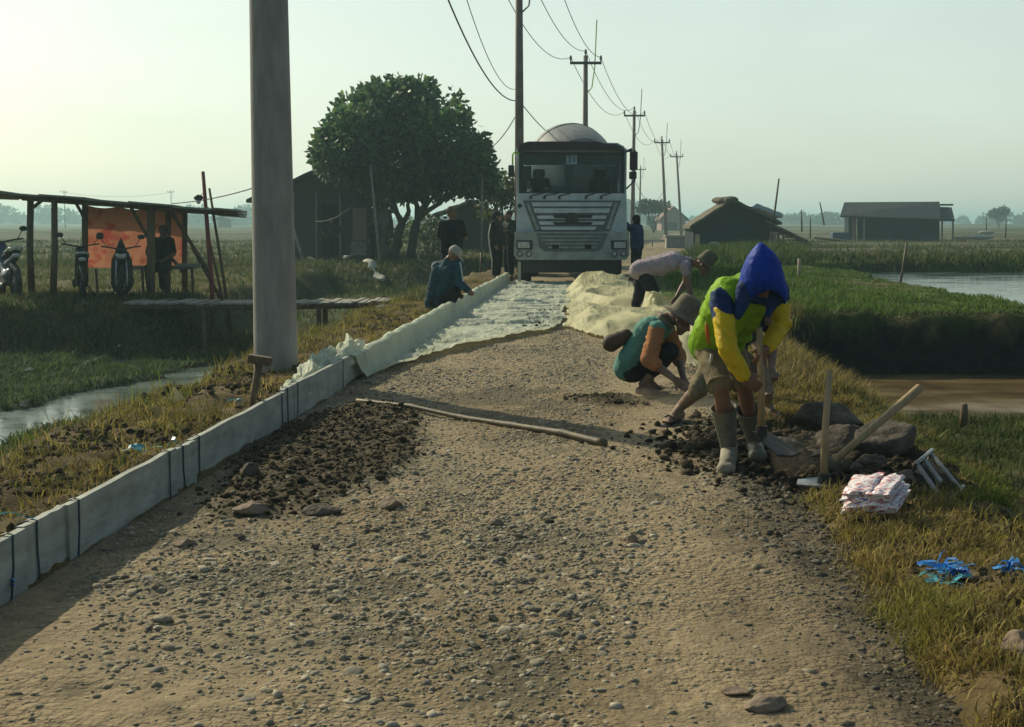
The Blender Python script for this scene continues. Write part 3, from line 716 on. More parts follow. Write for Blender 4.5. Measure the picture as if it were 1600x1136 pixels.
# tall tufts by the middle hut
def fxH(n, r):
    y = r.uniform(38, 56, n); x = 800 * 0 + (1075 + 170 * r.random(n) - 800) / 2000 * y; k = np.abs(x - RC(y)) > 2.1; return x[k], y[k]
x, y, ids = clumped(420, 30, fxH, .22, rg); kk = np.abs(x - RC(y)) > 1.9; x, y, ids = x[kk], y[kk], ids[kk]
blades('field_grass', x, y, hz(x, y), rg.uniform(.2, .75, len(x)), gcol(rg, ids, [[.07, .12, .03], [.09, .13, .03], [.05, .08, .025]]), 'tall green tufts in front of the gabled hut', .018, .7, 3, 13)

# ------------------------------------------------------------------ trees
def leaf_mesh(name, centres, rads, per_m2, lsize, cols, m, parent, seed=1, squash=.9, droop=.3):
    rg = np.random.default_rng(seed); Ps = []; Ns = []; Cs = []
    for (c, r) in zip(centres, rads):
        k = int(per_m2 * 4 * math.pi * r * r)
        d = rg.normal(size=(k, 3)); d /= np.linalg.norm(d, axis=1)[:, None]
        rr = r * (rg.uniform(.25, 1.0, k) ** .55) * (1 + .22 * fbm(d[:, 0] * 3 + c[0] * 5, d[:, 2] * 3 + d[:, 1] * 2, 2, seed))
        P = np.array(c) + d * rr[:, None] * np.array([1, 1, squash])
        keep = fbm(P[:, 0] * 1.9 / r, P[:, 2] * 1.9 / r + P[:, 1] * 1.1 / r, 2, seed + 3) > -.30
        Ps.append(P[keep]); Ns.append(d[keep]); Cs.append(np.tile(rg.uniform(.8, 1.25), keep.sum()))
    P = np.concatenate(Ps); D = np.concatenate(Ns); cs = np.concatenate(Cs); k = len(P)
    ax = D + rg.normal(0, .7, (k, 3)); ax[:, 2] -= droop; ax /= np.linalg.norm(ax, axis=1)[:, None]
    up = rg.normal(size=(k, 3)); sd = np.cross(ax, up); sd /= np.linalg.norm(sd, axis=1)[:, None]
    L = lsize * rg.uniform(.6, 1.4, k); W = L * .30
    V = np.stack([P, P + ax * (L * .5)[:, None] + sd * W[:, None], P + ax * L[:, None], P + ax * (L * .5)[:, None] - sd * W[:, None]], 1).reshape(-1, 3)
    Fc = np.arange(k * 4).reshape(k, 4)
    col = np.array(cols)[rg.integers(0, len(cols), k)] * (cs * rg.uniform(.7, 1.3, k))[:, None]
    me = np_mesh(name, V, Fc, 4, np.repeat(col, 4, 0))
    return link_mesh(name, me, m, parent, False)
def limb(b, p, q, r0, r1, k=5, jit=.12, rg=random):
    p, q = Vector(p), Vector(q); pts = []; rr = []
    for i in range(k + 1):
        t = i / k; j = jit * math.sin(t * math.pi)
        pts.append(p.lerp(q, t) + Vector((rg.uniform(-j, j), rg.uniform(-j, j), 0))); rr.append(r0 + (r1 - r0) * t)
    b.tube(pts, rr, 9)
random.seed(4)
tY = 47.0
t = empty('mango_tree', (-4.1, tY, 0.0), 'broad dark leafy tree with two trunks beside the grey house', 'tree')
off = Vector((-4.1, tY, 0))
cl = [(560, 222, 62), (527, 252, 42), (512, 222, 26), (600, 185, 62), (648, 188, 62), (690, 222, 64), (728, 262, 48), (760, 278, 28), (618, 262, 74), (680, 275, 50), (562, 265, 40), (640, 286, 34), (598, 148, 26), (735, 288, 36), (700, 300, 22), (588, 292, 30), (665, 300, 26), (655, 155, 32), (700, 172, 30), (745, 235, 24), (545, 175, 26), (626, 143, 22), (505, 250, 18), (770, 290, 18), (755, 303, 16), (580, 155, 18)]
cs, rs = [], []
for i, (px, py, r) in enumerate(cl):
    k = 2 if r > 38 else 1
    for j in range(k):
        p = at(px, py, tY + random.uniform(-1, 1) * (2.3 if r > 38 else 1.2)); cs.append(tuple(p - off + Vector((0, 0, .15)))); rs.append(r / 42.5 * .93)
leaf_mesh('crown', cs, rs, 80, .23, [[.045, .10, .045], [.065, .125, .045], [.035, .075, .04], [.10, .155, .045]], M['leaf'], t, 5)
b = MB()
A, B_ = at(613, 402, tY) - off, at(640, 402, tY - .4) - off
k1, k2 = at(628, 350, tY) - off, at(652, 345, tY - .4) - off
limb(b, A, k1, .20, .15); limb(b, B_, k2, .18, .14)
for px, py, dy in ((612, 315, 0), (590, 260, .8), (648, 300, -.5)): limb(b, k1, at(px, py, tY + dy) - off, .11, .04)
limb(b, at(613, 372, tY) - off, at(612, 310, tY) - off, .10, .05)
for px, py, dy in ((665, 300, .4), (700, 270, -1), (640, 230, .6), (725, 280, .5)): limb(b, k2, at(px, py, tY + dy) - off, .11, .03)
b.build('trunk', M['bark'], t, True)

def small_tree(name, loc, h, r, label, cols, seed, dens=60, ls=.2, tr=.06, n=6, group=None, flat=.8):
    rg_ = random.Random(seed); t = empty(name, loc, label, 'tree', group)
    cs = [(rg_.uniform(-r, r) * .7, rg_.uniform(-r, r) * .7, h - r * flat + rg_.uniform(-.5, .6) * r * flat) for _ in range(n)]
    leaf_mesh('crown', cs, [r * rg_.uniform(.4, .65) for _ in cs], dens, ls, cols, M['leaf'], t, seed, flat)
    b = MB()
    for c in cs[:3]: limb(b, (0, 0, 0), (c[0] * .8, c[1] * .8, c[2]), tr, tr * .4, 5, .1, rg_)
    b.build('trunk', M['bark'], t, True); return t
olive = [[.06, .085, .025], [.09, .11, .03], [.045, .065, .02], [.12, .13, .04]]
small_tree('bushy_tree', at(786, 398, 50.), 3.1, 1.15, 'small sunlit bushy tree just left of the mixer truck', olive, 21, 70, .16, .07, 9)
small_tree('shrub', at(592, 398, 52.), 1.6, .75, 'low dark shrub seen under the big tree by the house', olive[:3], 22, 60, .15, .04, 5)
small_tree('shrub', at(676, 398, 56.), 1.9, 1.3, 'grey green shrub between big tree trunks and the standing man', olive[:3], 23, 50, .16, .04, 7)
t = small_tree('umbrella_tree', (at(1021, 366, 170.)[0], 170., 0), 4.1, 1.9, 'thin stemmed flat topped tree far down the road', [[.04, .055, .025], [.03, .045, .02]], 24, 22, .5, .10, 7, None, .35)
# far wood along the horizon
rg = np.random.default_rng(301); cs = []; rs = []
def treebump(px, py, Y, r): cs.append(tuple(at(px, py, Y))); rs.append(r)
for px in range(-120, 1750, 9):
    Y = 620 + 120 * math.sin(px * .013); hgt = 3.0 + 1.5 * float(fbm(px * .02, 3.1, 3, 7))
    r = 2.6 + 1.2 * rg.random(); cs.append(((px - 800) / 2000 * Y, Y + rg.uniform(-20, 20), hgt * .55)); rs.append(r)
for px, h in ((5, 8), (-15, 8), (22, 7), (65, 7.5), (85, 8), (105, 7), (120, 5), (150, 5), (185, 5), (205, 4.6), (240, 5), (300, 7.5), (318, 7), (340, 4.5), (375, 7), (385, 8), (410, 8), (430, 7), (990, 9), (975, 10), (1008, 8), (1175, 5), (1200, 4.5), (1250, 5), (1290, 4.4), (1420, 5), (1555, 6), (1570, 5), (1600, 5)):
    Y = 560.; cs.append(((px - 800) / 2000 * Y, Y, h * .75)); rs.append(h * .42); cs.append(((px - 800) / 2000 * Y + rg.uniform(-3, 3), Y + 4, h * .45)); rs.append(h * .45)
o = leaf_mesh('distant_trees', cs, rs, 3.0, 1.3, [[.035, .05, .03], [.045, .06, .03]], M['leaf'], None, 33)
tag(o, 'hazy line of far trees along the horizon', None, None, 'stuff')
for px, Y, h, lab in ((1557, 300, 4.8, 'round hazy bush on the far right horizon'), (1030, 240, 3.5, 'hazy shrub beside the far red roofed house')):
    small_tree('far_tree', ((px - 800) / 2000 * Y, Y, 0), h, 2.0, lab, [[.04, .055, .03], [.03, .045, .025]], px, 14, .6, .12, 6)
def scrap(name, p, r, m, lab, seed=1, fl=.45):
    V0, F0 = ico(3); rg_ = np.random.default_rng(seed); v = V0.copy()
    for _ in range(10):
        n = rg_.normal(size=3); n /= np.linalg.norm(n); v = v - np.clip(v @ n - rg_.uniform(.25, .8), 0, None)[:, None] * n * 1.5
    v = v * (1 + .35 * fbm(V0[:, 0] * 2.2 + seed, V0[:, 1] * 2.2 + V0[:, 2] * 2, 3, seed))[:, None] * np.array([r, r * .65, r * fl])
    o = link_mesh(name, np_mesh(name, v, F0, 3), M[m], None, False); o.location = p; return tag(o, lab, 'litter')
# ------------------------------------------------------------------ formwork boards
BH = 0.25
ytops = [2.9, 4.95, 5.35, 6.75, 7.05, 9.1, 9.4, 11.2, 13.2, 15.3, 17.4, 19.5, 21.6, 23.7, 25.8, 28.0, 29.9]
random.seed(12)
blab = ['nearest pale form board at the lower left corner of the road', 'short pale board piece second from the near left corner',
        'long pale form board left of the bare gravel in the foreground', 'short board lap where a blue scrap is tied, third joint',
        'pale form board just before the leaning hammer', 'short board overlap right under the leaning hammer', 'pale form board in front of the thick concrete pole']
for i in range(len(ytops) - 1):
    y0, y1 = ytops[i] + .004, ytops[i + 1] - .004
    j = random.uniform(-.012, .012)
    a = Vector((float(xL(y0)) - .03 + j, y0, 0)); c = Vector((float(xL(y1)) - .03 + random.uniform(-.012, .012), y1, 0))
    d = (c - a); L = d.length; z = BH + random.uniform(-.009, .009)
    lab = blab[i] if i < len(blab) else 'pale form board hidden under the plastic sheet'
    t = empty('form_board', a, lab, 'board', 'form boards along the left road edge', rz=math.atan2(d.y, d.x))
    bm = bmesh.new(); N = 14
    vs = []
    for k in range(N + 1):
        s = L * k / N; wv = .003 * math.sin(k * 1.3 + i * 2)
        row = [bm.verts.new((s, -.016 + wv, -.04)), bm.verts.new((s, -.016 + wv, z - .003 + .002 * math.sin(k * .9 + i))), bm.verts.new((s, .016 + wv, z - .003 + .002 * math.sin(k * .9 + i))), bm.verts.new((s, .016 + wv, -.04))]
        vs.append(row)
    for k in range(N):
        for e in range(4): bm.faces.new((vs[k][e], vs[k][(e + 1) % 4], vs[k + 1][(e + 1) % 4], vs[k + 1][e]))
    bm.faces.new(vs[0]); bm.faces.new(vs[-1][::-1]); bmesh.ops.recalc_face_normals(bm, faces=bm.faces)
    me = bpy.data.meshes.new('plank'); bm.to_mesh(me); bm.free(); link_mesh('plank', me, M['board'], t)
    for s in ((.10,) if L < .6 else (.10, L - .12) if i % 2 == 0 else (L - .10,)):
        if i > 7: continue
        b = MB(); tl = random.uniform(-.03, .03)
        b.tube([(s + tl, -.022, .0), (s, -.021, z * .5), (s + .004, -.021, z), (s, .0, z + .006), (s, .021, z), (s, .022, .1)], .0035, 5, sq=2.0)
        b.build('strap', M['strap'], t)

# ------------------------------------------------------------------ plastic sheeting
def xsec(s):
    """arc position across: outside of board -> over top -> inside -> road"""
    pts = [(-.12, .03), (-.075, .14), (-.055, BH + .01), (-.015, BH + .022), (.03, BH + .005), (.05, .12), (.085, .025), (.16, .012), (1.75, .012)]
    L = [0]
    for i in range(len(pts) - 1): L.append(L[-1] + math.hypot(pts[i + 1][0] - pts[i][0], pts[i + 1][1] - pts[i][1]))
    d = s * L[-1]
    return np.interp(d, L, [p[0] for p in pts]), np.interp(d, L, [p[1] for p in pts])
ns, na = 150, 420
s1 = np.concatenate([np.linspace(0, .32, 60), np.linspace(.325, 1, 110)])
U0, Z0 = xsec(s1)
a1 = np.linspace(0, 1, na)
SS, AA = np.meshgrid(np.arange(len(s1)), a1)
U, Zc, Sx = U0[SS], Z0[SS], s1[SS]
yf = np.interp(U, [-.12, 0.03, .12, .3, .5, .9, 1.3, 1.6, 1.75], [11.3, 11.6, 12.0, 12.9, 14.1, 15.3, 16.2, 16.8, 17.6])
yf = yf + .18 * fbm(U * 5, U * 0 + 2, 3, 5)
Yt = yf + (30.2 - yf) * AA ** 1.35
wv = fbm(U * .55 + .5 * fbm(U * 2, Yt, 2, 9), Yt * 2.2, 3, 11); wv2 = fbm(U * 2.2, Yt * 4.2, 3, 17)
flat = sm(.06, .2, U)
ridge = 1 - np.abs(wv) * 2.4
Zt = Zc + flat * (rz(xL(Yt) + U, Yt) + .012 + .055 * np.clip(ridge, 0, 1) ** 2 + .020 * np.clip(1 - np.abs(wv2) * 2.5, 0, 1)) + (1 - flat) * (.018 * wv + .02 * wv2 * (Zc > .05))
hang = (1 - flat) * (.02 * fbm(U * 0 + 1, Yt * 4, 3, 19) + .012 * wv2)
Ut = U + .03 * fbm(U * 2, Yt * 2, 3, 13) * flat - .10 * sm(1.2, 1.75, U) * (1 + fbm(U * 0, Yt * 1.1, 3, 23)) + hang - .08 * sm(20, 30, Yt) * sm(.5, 1.7, U)
ef = np.exp(-((Yt - yf) / .16) ** 2) * flat
Zt = Zt + .035 * ef
Xt = xL(Yt) + Ut
me = np_mesh('plastic_sheet', np.stack([Xt.ravel(), Yt.ravel(), Zt.ravel()], 1), grid_faces(len(s1), na), 4)
tag(link_mesh('plastic_sheet', me, M['tarp'], None, True), 'pale green plastic sheet draped over the boards and laid across the road', 'plastic sheet')

def heap(name, x0, x1, y0, y1, hfun, m, label, n=(170, 240), seed=3):
    X, Y = np.meshgrid(np.linspace(x0, x1, n[0]), np.linspace(y0, y1, n[1]))
    Z, mask = hfun(X, Y)
    V = np.stack([X.ravel(), Y.ravel(), Z.ravel()], 1); Fc = grid_faces(*n)
    ok = mask.ravel() > .02; Fc = Fc[ok[Fc].all(1)]
    used = np.unique(Fc); mp = np.full(len(V), -1); mp[used] = np.arange(len(used))
    me = np_mesh(name, V[used], mp[Fc], 4)
    return tag(link_mesh(name, me, m, None, True), label, 'plastic sheet')
def hf(X, Y):
    wx = X + .22 * fbm(X * 1.2, Y * .7, 2, 203); wy = Y + .35 * fbm(X * 1.0, Y * .8, 2, 207)
    edge = .10 * fbm(X * 3, Y * 2, 3, 205)
    lx = np.interp(Y, [15.6, 16.2, 17.5, 20, 24, 28, 29], [1.25, .95, .70, .85, 1.0, 1.15, 1.3])
    rx = np.interp(Y, [15.6, 17, 20, 24, 29], [1.9, 2.5, 2.75, 2.7, 2.6])
    mk = np.minimum(np.minimum(X - lx, rx - X), np.minimum((Y - 15.7) * .5, (29.0 - Y) * .4)) + edge
    body = sm(0, .38, mk)
    f1 = 1 - np.abs(fbm(wx * .9 - wy * .25, wy * .38 + wx * .3, 2, 211)) * 2.0
    f2 = 1 - np.abs(fbm(wx * 2.2 + wy * .5, wy * .9 - wx * .8, 2, 215)) * 2.0
    z = body * (.05 + .05 * np.exp(-((Y - 27.2) / 1.7) ** 2 - ((X - 1.75) / .8) ** 2) * 3.4 + .15 * np.clip(f1, 0, 1) ** 1.0 + .028 * np.clip(f2, 0, 1) ** 1.3) + .035 * sm(0, .05, mk)
    return rz(X, Y) + .015 + z, mk
heap('plastic_sheet', .4, 3.0, 15.4, 29.2, hf, M['tarpy'], 'cream plastic sheet heaped in folds on the right of the road', (190, 420))
def hf2(X, Y):
    e = ((X - 1.98) / .5) ** 2 + ((Y - 14.2) / 1.35) ** 2
    mk = (1 - e) * .5 + .10 * fbm(X * 3, Y * 2, 3, 225)
    f = 1 - np.abs(fbm(X * 2.4 + Y * .6, Y * .9 - X, 3, 231)) * 2.4
    return hz(X, Y) + .05 + sm(0, .3, mk) * (.20 + .12 * np.clip(f, 0, 1)), mk
heap('plastic_sheet', 1.3, 2.7, 12.5, 15.9, hf2, M['tarpy'], 'pale crumpled plastic end lying behind the crouching teal shirted man', (120, 160))
def hf3(X, Y):
    e = ((X - 2.12) / .22) ** 2 + ((Y - 19.2) / .5) ** 2
    mk = (1 - e) * .5 + .08 * fbm(X * 4, Y * 3, 3, 227)
    f = 1 - np.abs(fbm(X * 5 + Y, Y * 2 - X, 3, 233)) * 2.4
    return hz(X, Y) + .05 + sm(0, .3, mk) * (.22 + .20 * np.clip(f, 0, 1)), mk
heap('plastic_sheet', 1.8, 2.45, 18.5, 19.9, hf3, M['tarpy'], 'pale gathered plastic bunch held before the bending lavender shirted man', (80, 100))
# crumpled end over the outer side of the boards
k, n = 90, 60
TA, TB = np.meshgrid(np.linspace(0, 1, n), np.linspace(0, 1, k))
yy = 9.55 + 2.6 * TB
r = .045 + .06 * TB + .04 * fbm(yy * 2.2, yy * 0, 3, 241)
ang = math.pi * (1.05 - TA * 1.05)
f = fbm(TA * 5, yy * 4, 3, 243) * .05 + .04 * (1 - np.abs(fbm(TA * 3 + yy * 2, yy * 2.4, 3, 245)) * 2.2)
cx = xL(yy) - .17 - .05 * np.sin(yy * 3)
V = np.stack([cx + np.cos(ang) * (r + f), yy + .05 * fbm(TA * 3, yy * 3, 2, 247), .10 + .06 * TB + np.sin(ang) * (r + f) * 1.5 + .03 * fbm(yy * 2, yy * 0 + 4, 2, 249)], -1)
me = np_mesh('plastic_sheet', V.reshape(-1, 3), grid_faces(n, k), 4)
tag(link_mesh('plastic_sheet', me, M['tarp'], None, True), 'crumpled pale plastic bunched behind the boards right of the thick pole', 'plastic sheet')

# ------------------------------------------------------------------ poles and cables
def sag(a, c, s, n=28):
    a, c = Vector(a), Vector(c)
    return [a.lerp(c, i / n) + Vector((0, 0, -4 * s * (i / n) * (1 - i / n))) for i in range(n + 1)]
PB = Vector((-2.17, 11.7, .08))
t = empty('concrete_pole', PB, 'thick round concrete pole standing close behind the pale boards', 'utility pole')
b = MB(); b.lathe((0, 0, 0), [(.205, -.3), (.203, 0), (.198, .3), (.17, 3.4), (.12, 9.0), (.115, 9.02), (.0001, 9.02)], 40)
b.build('shaft', M['concrete'], t, True)
b = MB()
for z in (7.9, 8.7): b.box((0, -.16, z), (1.5, .08, .09))
b.build('crossarm', M['darksteel'], t)
# poles down the road
PP = []
def pole(px, py, Y, H, ln, lab, mast=1.6, leanx=0.0, r0=.15, cross=True, mcol='white'):
    top = at(px, py, Y); base = Vector((top.x - leanx, Y, 0)); H = top.z
    t = empty('utility_pole', base, lab, 'utility pole', 'utility poles along the road')
    b = MB(); d = Vector((leanx, 0, H + .35)); b.tube([(0, 0, -.4), d * .5, d], [r0, r0 * .82, r0 * .62], 14)
    b.build('shaft', M['farpole'], t, True)
    e = Vector((leanx, 0, H))
    arms = []
    if cross:
        b = MB(); b.box(e + Vector((0, -.14, 0)), (ln, .10, .12)); b.build('crossarm', M['darksteel'], t)
        for s in (-.95, 0, .95):
            p = e + Vector((s * ln / 2, -.14, .06)) if s else e + Vector((0, 0, .36))
            b = MB(); b.lathe(p, [(.03, 0), (.035, .08), (.075, .1), (.05, .16), (.07, .19), (.03, .28), (.0001, .29)], 8); b.build('insulator', M['greyp'], t, True)
            arms.append(base + p + Vector((0, 0, .2)))
        b = MB(); m0 = e + Vector((.45, -.05, -1.0)); b.tube([e + Vector((.05, -.05, -1.35)), m0 * .6 + (e + Vector((.05, -.05, -1.3))) * .4, e + Vector((.42, -.05, -.2)), e + Vector((.5, -.05, mast))], .028, 5); b.build('mast', M['greenarm'] if mcol == 'g' else M['greyp'], t)
    PP.append((base, e, arms)); return t
pole(811, -52, 38.5, 9, 1.9, 'tall brown pole rising out of frame just behind the mixer truck', .1, -.02, .155)
pole(915, 99, 60, 9, 1.45, 'pole with three armed cross standing up behind the drum', 1.95, -.02, .16, mcol='g')
pole(991, 181, 89, 9, 1.45, 'first cross armed pole to the right of the truck mirror', 1.8, .05, .16)
pole(1034, 223, 121, 9, 1.45, 'fourth cross armed pole, leaning left above the red roofed house', 1.8, -.55, .16)
pole(1057, 245, 145, 9, 1.45, 'slim leaning pole next to the gabled hut, smaller than its left neighbour', 1.9, -.7, .16)
pole(1001, 265, 186, 9, 1.45, 'small distant pole right behind the pole beside the mirror', 1.7, .1, .16)
for px, Y in ((100, 300), (267, 300)):
    pole(px, 300, Y, 8.5, 1.6, 'tiny hazy pole on the left horizon above the %s' % ('shelter posts' if px < 200 else 'orange tarp'), .1, 0, .11)
def cable(pts, r, lab, name='cable'):
    b = MB(); b.tube(pts, r, 5); tag(b.build(name, M['wire'], None, True), lab, 'cable', 'overhead cables')
TP = PB + Vector((0, 0, 8.7))
P0 = PP[0]
low0 = P0[0] + Vector((0, -.16, 5.02)); 
cable(sag(PB + Vector((.1, 0, 8.0)), low0, 1.55), .016, 'thick sagging lower cable from the near pole to the brown pole')
cable(sag(PB + Vector((.5, 0, 8.75)), P0[0] + Vector((-.1, -.15, 5.35)), 1.7), .009, 'thin sagging upper cable running to the brown pole')
for k, lab in enumerate(('left', 'middle', 'right')):
    cable(sag(P0[2][k], PP[1][2][k], (1.0, .8, .7)[k]), .014, '%s line drooping from brown pole to the pole behind the drum' % lab)
    cable(sag(PP[1][2][k], PP[2][2][k], 1.1), .015, '%s line between the pole behind the drum and the pole by the mirror' % lab)
    cable(sag(PP[2][2][k], PP[3][2][k], 1.2), .016, '%s line between the mirror pole and the leaning fourth pole' % lab)
    cable(sag(PP[3][2][k], PP[4][2][k], 1.0), .016, '%s short line between the two leaning poles near the gabled hut' % lab)
cable(sag(low0 + Vector((0, .3, 0)), PP[1][0] + Vector((0, -.16, 5.0)), .5), .015, 'lower cable from brown pole dropping behind the drum')
cable(sag(PP[6][0] + Vector((0, 0, 8.3)), PP[7][0] + Vector((0, 0, 8.3)), 1.0), .03, 'hairline wire between the two tiny poles on the left horizon')
cable(sag(at(760, 235, 44), P0[0] + Vector((-.13, 0, 4.55)), .15), .015, 'short cable from the tree edge up to the brown pole')
cable(sag(PP[2][0] + Vector((.1, 0, 4.4)), PP[3][0] + Vector((0, 0, 5.3)), 1.8), .018, 'low looping cable behind the truck mirror between far poles')
# leaning stick pole by the house with house wires
a, c = at(594, 415, 44), at(579, 258, 44)
t = tag(MB().tube([a, a.lerp(c, .5), c], [.055, .045, .03], 8).build('service_pole', M['greywood'], None, True), 'thin leaning stick pole in front of the big tree trunks', 'pole')
cable(sag(at(577, 288, 44), at(530, 300, 45), .22), .018, 'upper house wire from the thin leaning pole', 'house_wire')
cable(sag(at(577, 290, 44), at(493, 346, 46), .35), .018, 'lower house wire running to the dark doorway', 'house_wire')
cable(sag(at(268, 318, 27), at(395, 294, 24), .05), .012, 'wire running from the shelter roof to the thick pole', 'house_wire')

# ------------------------------------------------------------------ open shelter on the left
SY = 24.6
t = empty('open_shelter', at(160, 462, SY), 'low open lean-to shelter with sagging plank roof and orange back sheet', 'shelter'); so_ = t.location.copy()
def L(px, py, Y): return at(px, py, Y) - so_
b = MB()
fr = [(-60, 296), (0, 298), (60, 303), (130, 308), (200, 314), (270, 320), (330, 324), (368, 327)]
for i in range(len(fr) - 1):
    for j in range(4):
        y0, y1 = SY - .7 + j * .85, SY - .7 + (j + 1) * .85 + .06
        dz = -.02 * ((i + j) % 2)
        p = [L(fr[i][0], fr[i][1], y0), L(fr[i + 1][0], fr[i + 1][1], y0)]
        x0, x1 = p[0].x, p[1].x + .03; za, zb = p[0].z - .03 * j + dz, p[1].z - .03 * j + dz
        Y0, Y1 = y0 - so_.y, y1 - so_.y
        vs = [(x0, Y0, za), (x1, Y0, zb), (x1, Y1, zb - .03), (x0, Y1, za - .03)]
        b.add(vs + [(x, y, z - .035) for x, y, z in vs], [(0, 1, 2, 3), (7, 6, 5, 4), (0, 4, 5, 1), (1, 5, 6, 2), (2, 6, 7, 3), (3, 7, 4, 0)])
b.build('roof', M['greywood'], t)
b = MB()
for Y in (SY - .1, SY + 2.0): b.tube([L(35, 308, Y) - Vector((0, 0, .02)), L(180, 320, Y), L(300, 330, Y), L(352, 332, Y)], .05, 7)
b.build('beam', M['wood'], t)
for px, top, bot, dy, r, dxp in ((50, 312, 455, .2, .07, -2), (83, 313, 462, -.3, .065, 2), (133, 316, 440, 1.9, .07, 0), (236, 325, 470, -.2, .085, 0), (262, 326, 452, .9, .065, 2), (289, 328, 450, 1.7, .06, 0)):
    p, q = L(px, bot + 8, SY + dy), L(px + dxp, top - 4, SY + dy); mid = p.lerp(q, .5) + Vector((random.uniform(-.03, .03), 0, 0))
    b = MB(); b.tube([p, mid, q], [r, r * .95, r * .9], 9); b.build('post', M['wood'], t, True)
for p, q, Y in (((118, 316), (134, 345), 1.8), ((205, 325), (236, 380), .1), ((236, 365), (290, 430), 1.2), ((268, 332), (330, 430), .6), ((66, 313), (52, 324), .2), ((300, 385), (345, 468), 1.0)):
    b = MB(); b.tube([L(*p, SY + Y), L(*q, SY + Y)], .035, 6); b.build('brace', M['wood'], t, True)
# orange sheet
n1_, n2_ = 60, 40
a, b2 = np.meshgrid(np.linspace(0, 1, n1_), np.linspace(0, 1, n2_))
c00, c10, c11, c01 = [np.array(L(*p, SY + 2.15)) for p in ((131, 418), (284, 420), (286, 328), (134, 320))]
V = ((1 - a)[..., None] * (1 - b2)[..., None] * c00 + a[..., None] * (1 - b2)[..., None] * c10 + a[..., None] * b2[..., None] * c11 + (1 - a)[..., None] * b2[..., None] * c01)
V[..., 1] += .05 * fbm(a * 6, b2 * 3, 3, 255) + .04 * np.sin(a * 9) * (1 - b2)
V[..., 2] -= .05 * np.abs(np.sin(a * math.pi * 3)) * b2
me = np_mesh('back_sheet', V.reshape(-1, 3), grid_faces(n1_, n2_), 4); link_mesh('back_sheet', me, M['orangetarp'], t, True)
b = MB(); p = L(190, 419, SY + 1.4); q = L(308, 417, SY + 1.4)
b.box((p + q) / 2, ((q - p).length, .9, .05)); b.build('bench_top', M['greywood'], t)
for px, Y in ((150, 1.1), (222, 1.1), (300, 1.1), (300, 1.8)):
    b = MB(); b.tube([L(px, 420, SY + Y), L(px + 2, 462, SY + Y)], .03, 6); b.build('bench_leg', M['wood'], t)
tag(MB().box(at(298, 414, SY + 1.1), (.5, .4, .06), bev=.01).build('white_tray', M['rag'], None), 'pale flat tray lying on the right end of the shelter bench', 'tray')
# poles beside shelter
for nm, p, q, Y, r, m, lab in (('red_pole', (335, 455), (317, 268), 24.2, .045, 'redpole', 'reddish upright pole at the right end of the shelter'),
                              ('wood_pole', (362, 452), (327, 294), 24.6, .03, 'wood', 'thin leaning wooden pole right of the reddish pole'),
                              ('wood_pole', (358, 448), (326, 370), 25.5, .03, 'wood', 'short dark stick crossing behind the reddish pole'),
                              ('wood_pole', (478, 432), (455, 345), 43, .05, 'greywood', 'slanting stick beside the thick concrete pole before the house')):
    a, c = at(*p, Y), at(*q, Y); a.z = hz1(a.x, Y) - .1
    tag(MB().tube([a, a.lerp(c, .5) + Vector((.01, 0, 0)), c], [r, r, r * .75], 8).build(nm, M[m], None, True), lab, 'pole')
t = empty('hanging_lamp', at(310, 309, 24.2), 'small dark lamp hung beside the reddish pole', 'lamp')
MB().ell((0, 0, 0), (.09, .07, .06)).build('shade', M['plastic'], t, True); MB().ell((0, 0, -.07), (.045, .045, .05)).build('bulb', M['lamp'], t, True)
MB().tube([(.02, 0, .02), (.08, 0, .08), (.16, 0, .0)], .01, 5).build('bracket', M['wire'], t)

# plank bridge
p, q = Vector((-6.7, 22.6, .04)), Vector((-1.95, 22.75, .06))
t = empty('plank_bridge', p, 'low footbridge of cross planks over the ditch left of the road', 'footbridge')
d = (q - p); n = 46; random.seed(3)
b = MB()
for s in (-.38, .38): b.tube([Vector((0, s, -.05)), d * .5 + Vector((0, s, -.08)), d + Vector((0, s, -.05))], .05, 7)
b.build('beam', M['wood'], t)
for i in range(n):
    c = d * ((i + .5) / n); b = MB(); b.box((0, 0, 0), (d.length / n * random.uniform(.82, .99), random.uniform(.95, 1.15), .03))
    o = b.build('plank', M['greywood'] if i else M['greywood'], t); o.location = c + Vector((0, random.uniform(-.05, .05), random.uniform(.0, .03) - .03 * math.sin(i / n * math.pi))); o.rotation_euler = (0, random.uniform(-.06, .06), random.uniform(-.05, .05))
for fx in (.28, .7):
    for s in (-.38, .38):
        b = MB(); c = d * fx + Vector((0, s, -.08)); b.tube([c, c - Vector((0, 0, .95))], .045, 7); b.build('pile', M['wood'], t)

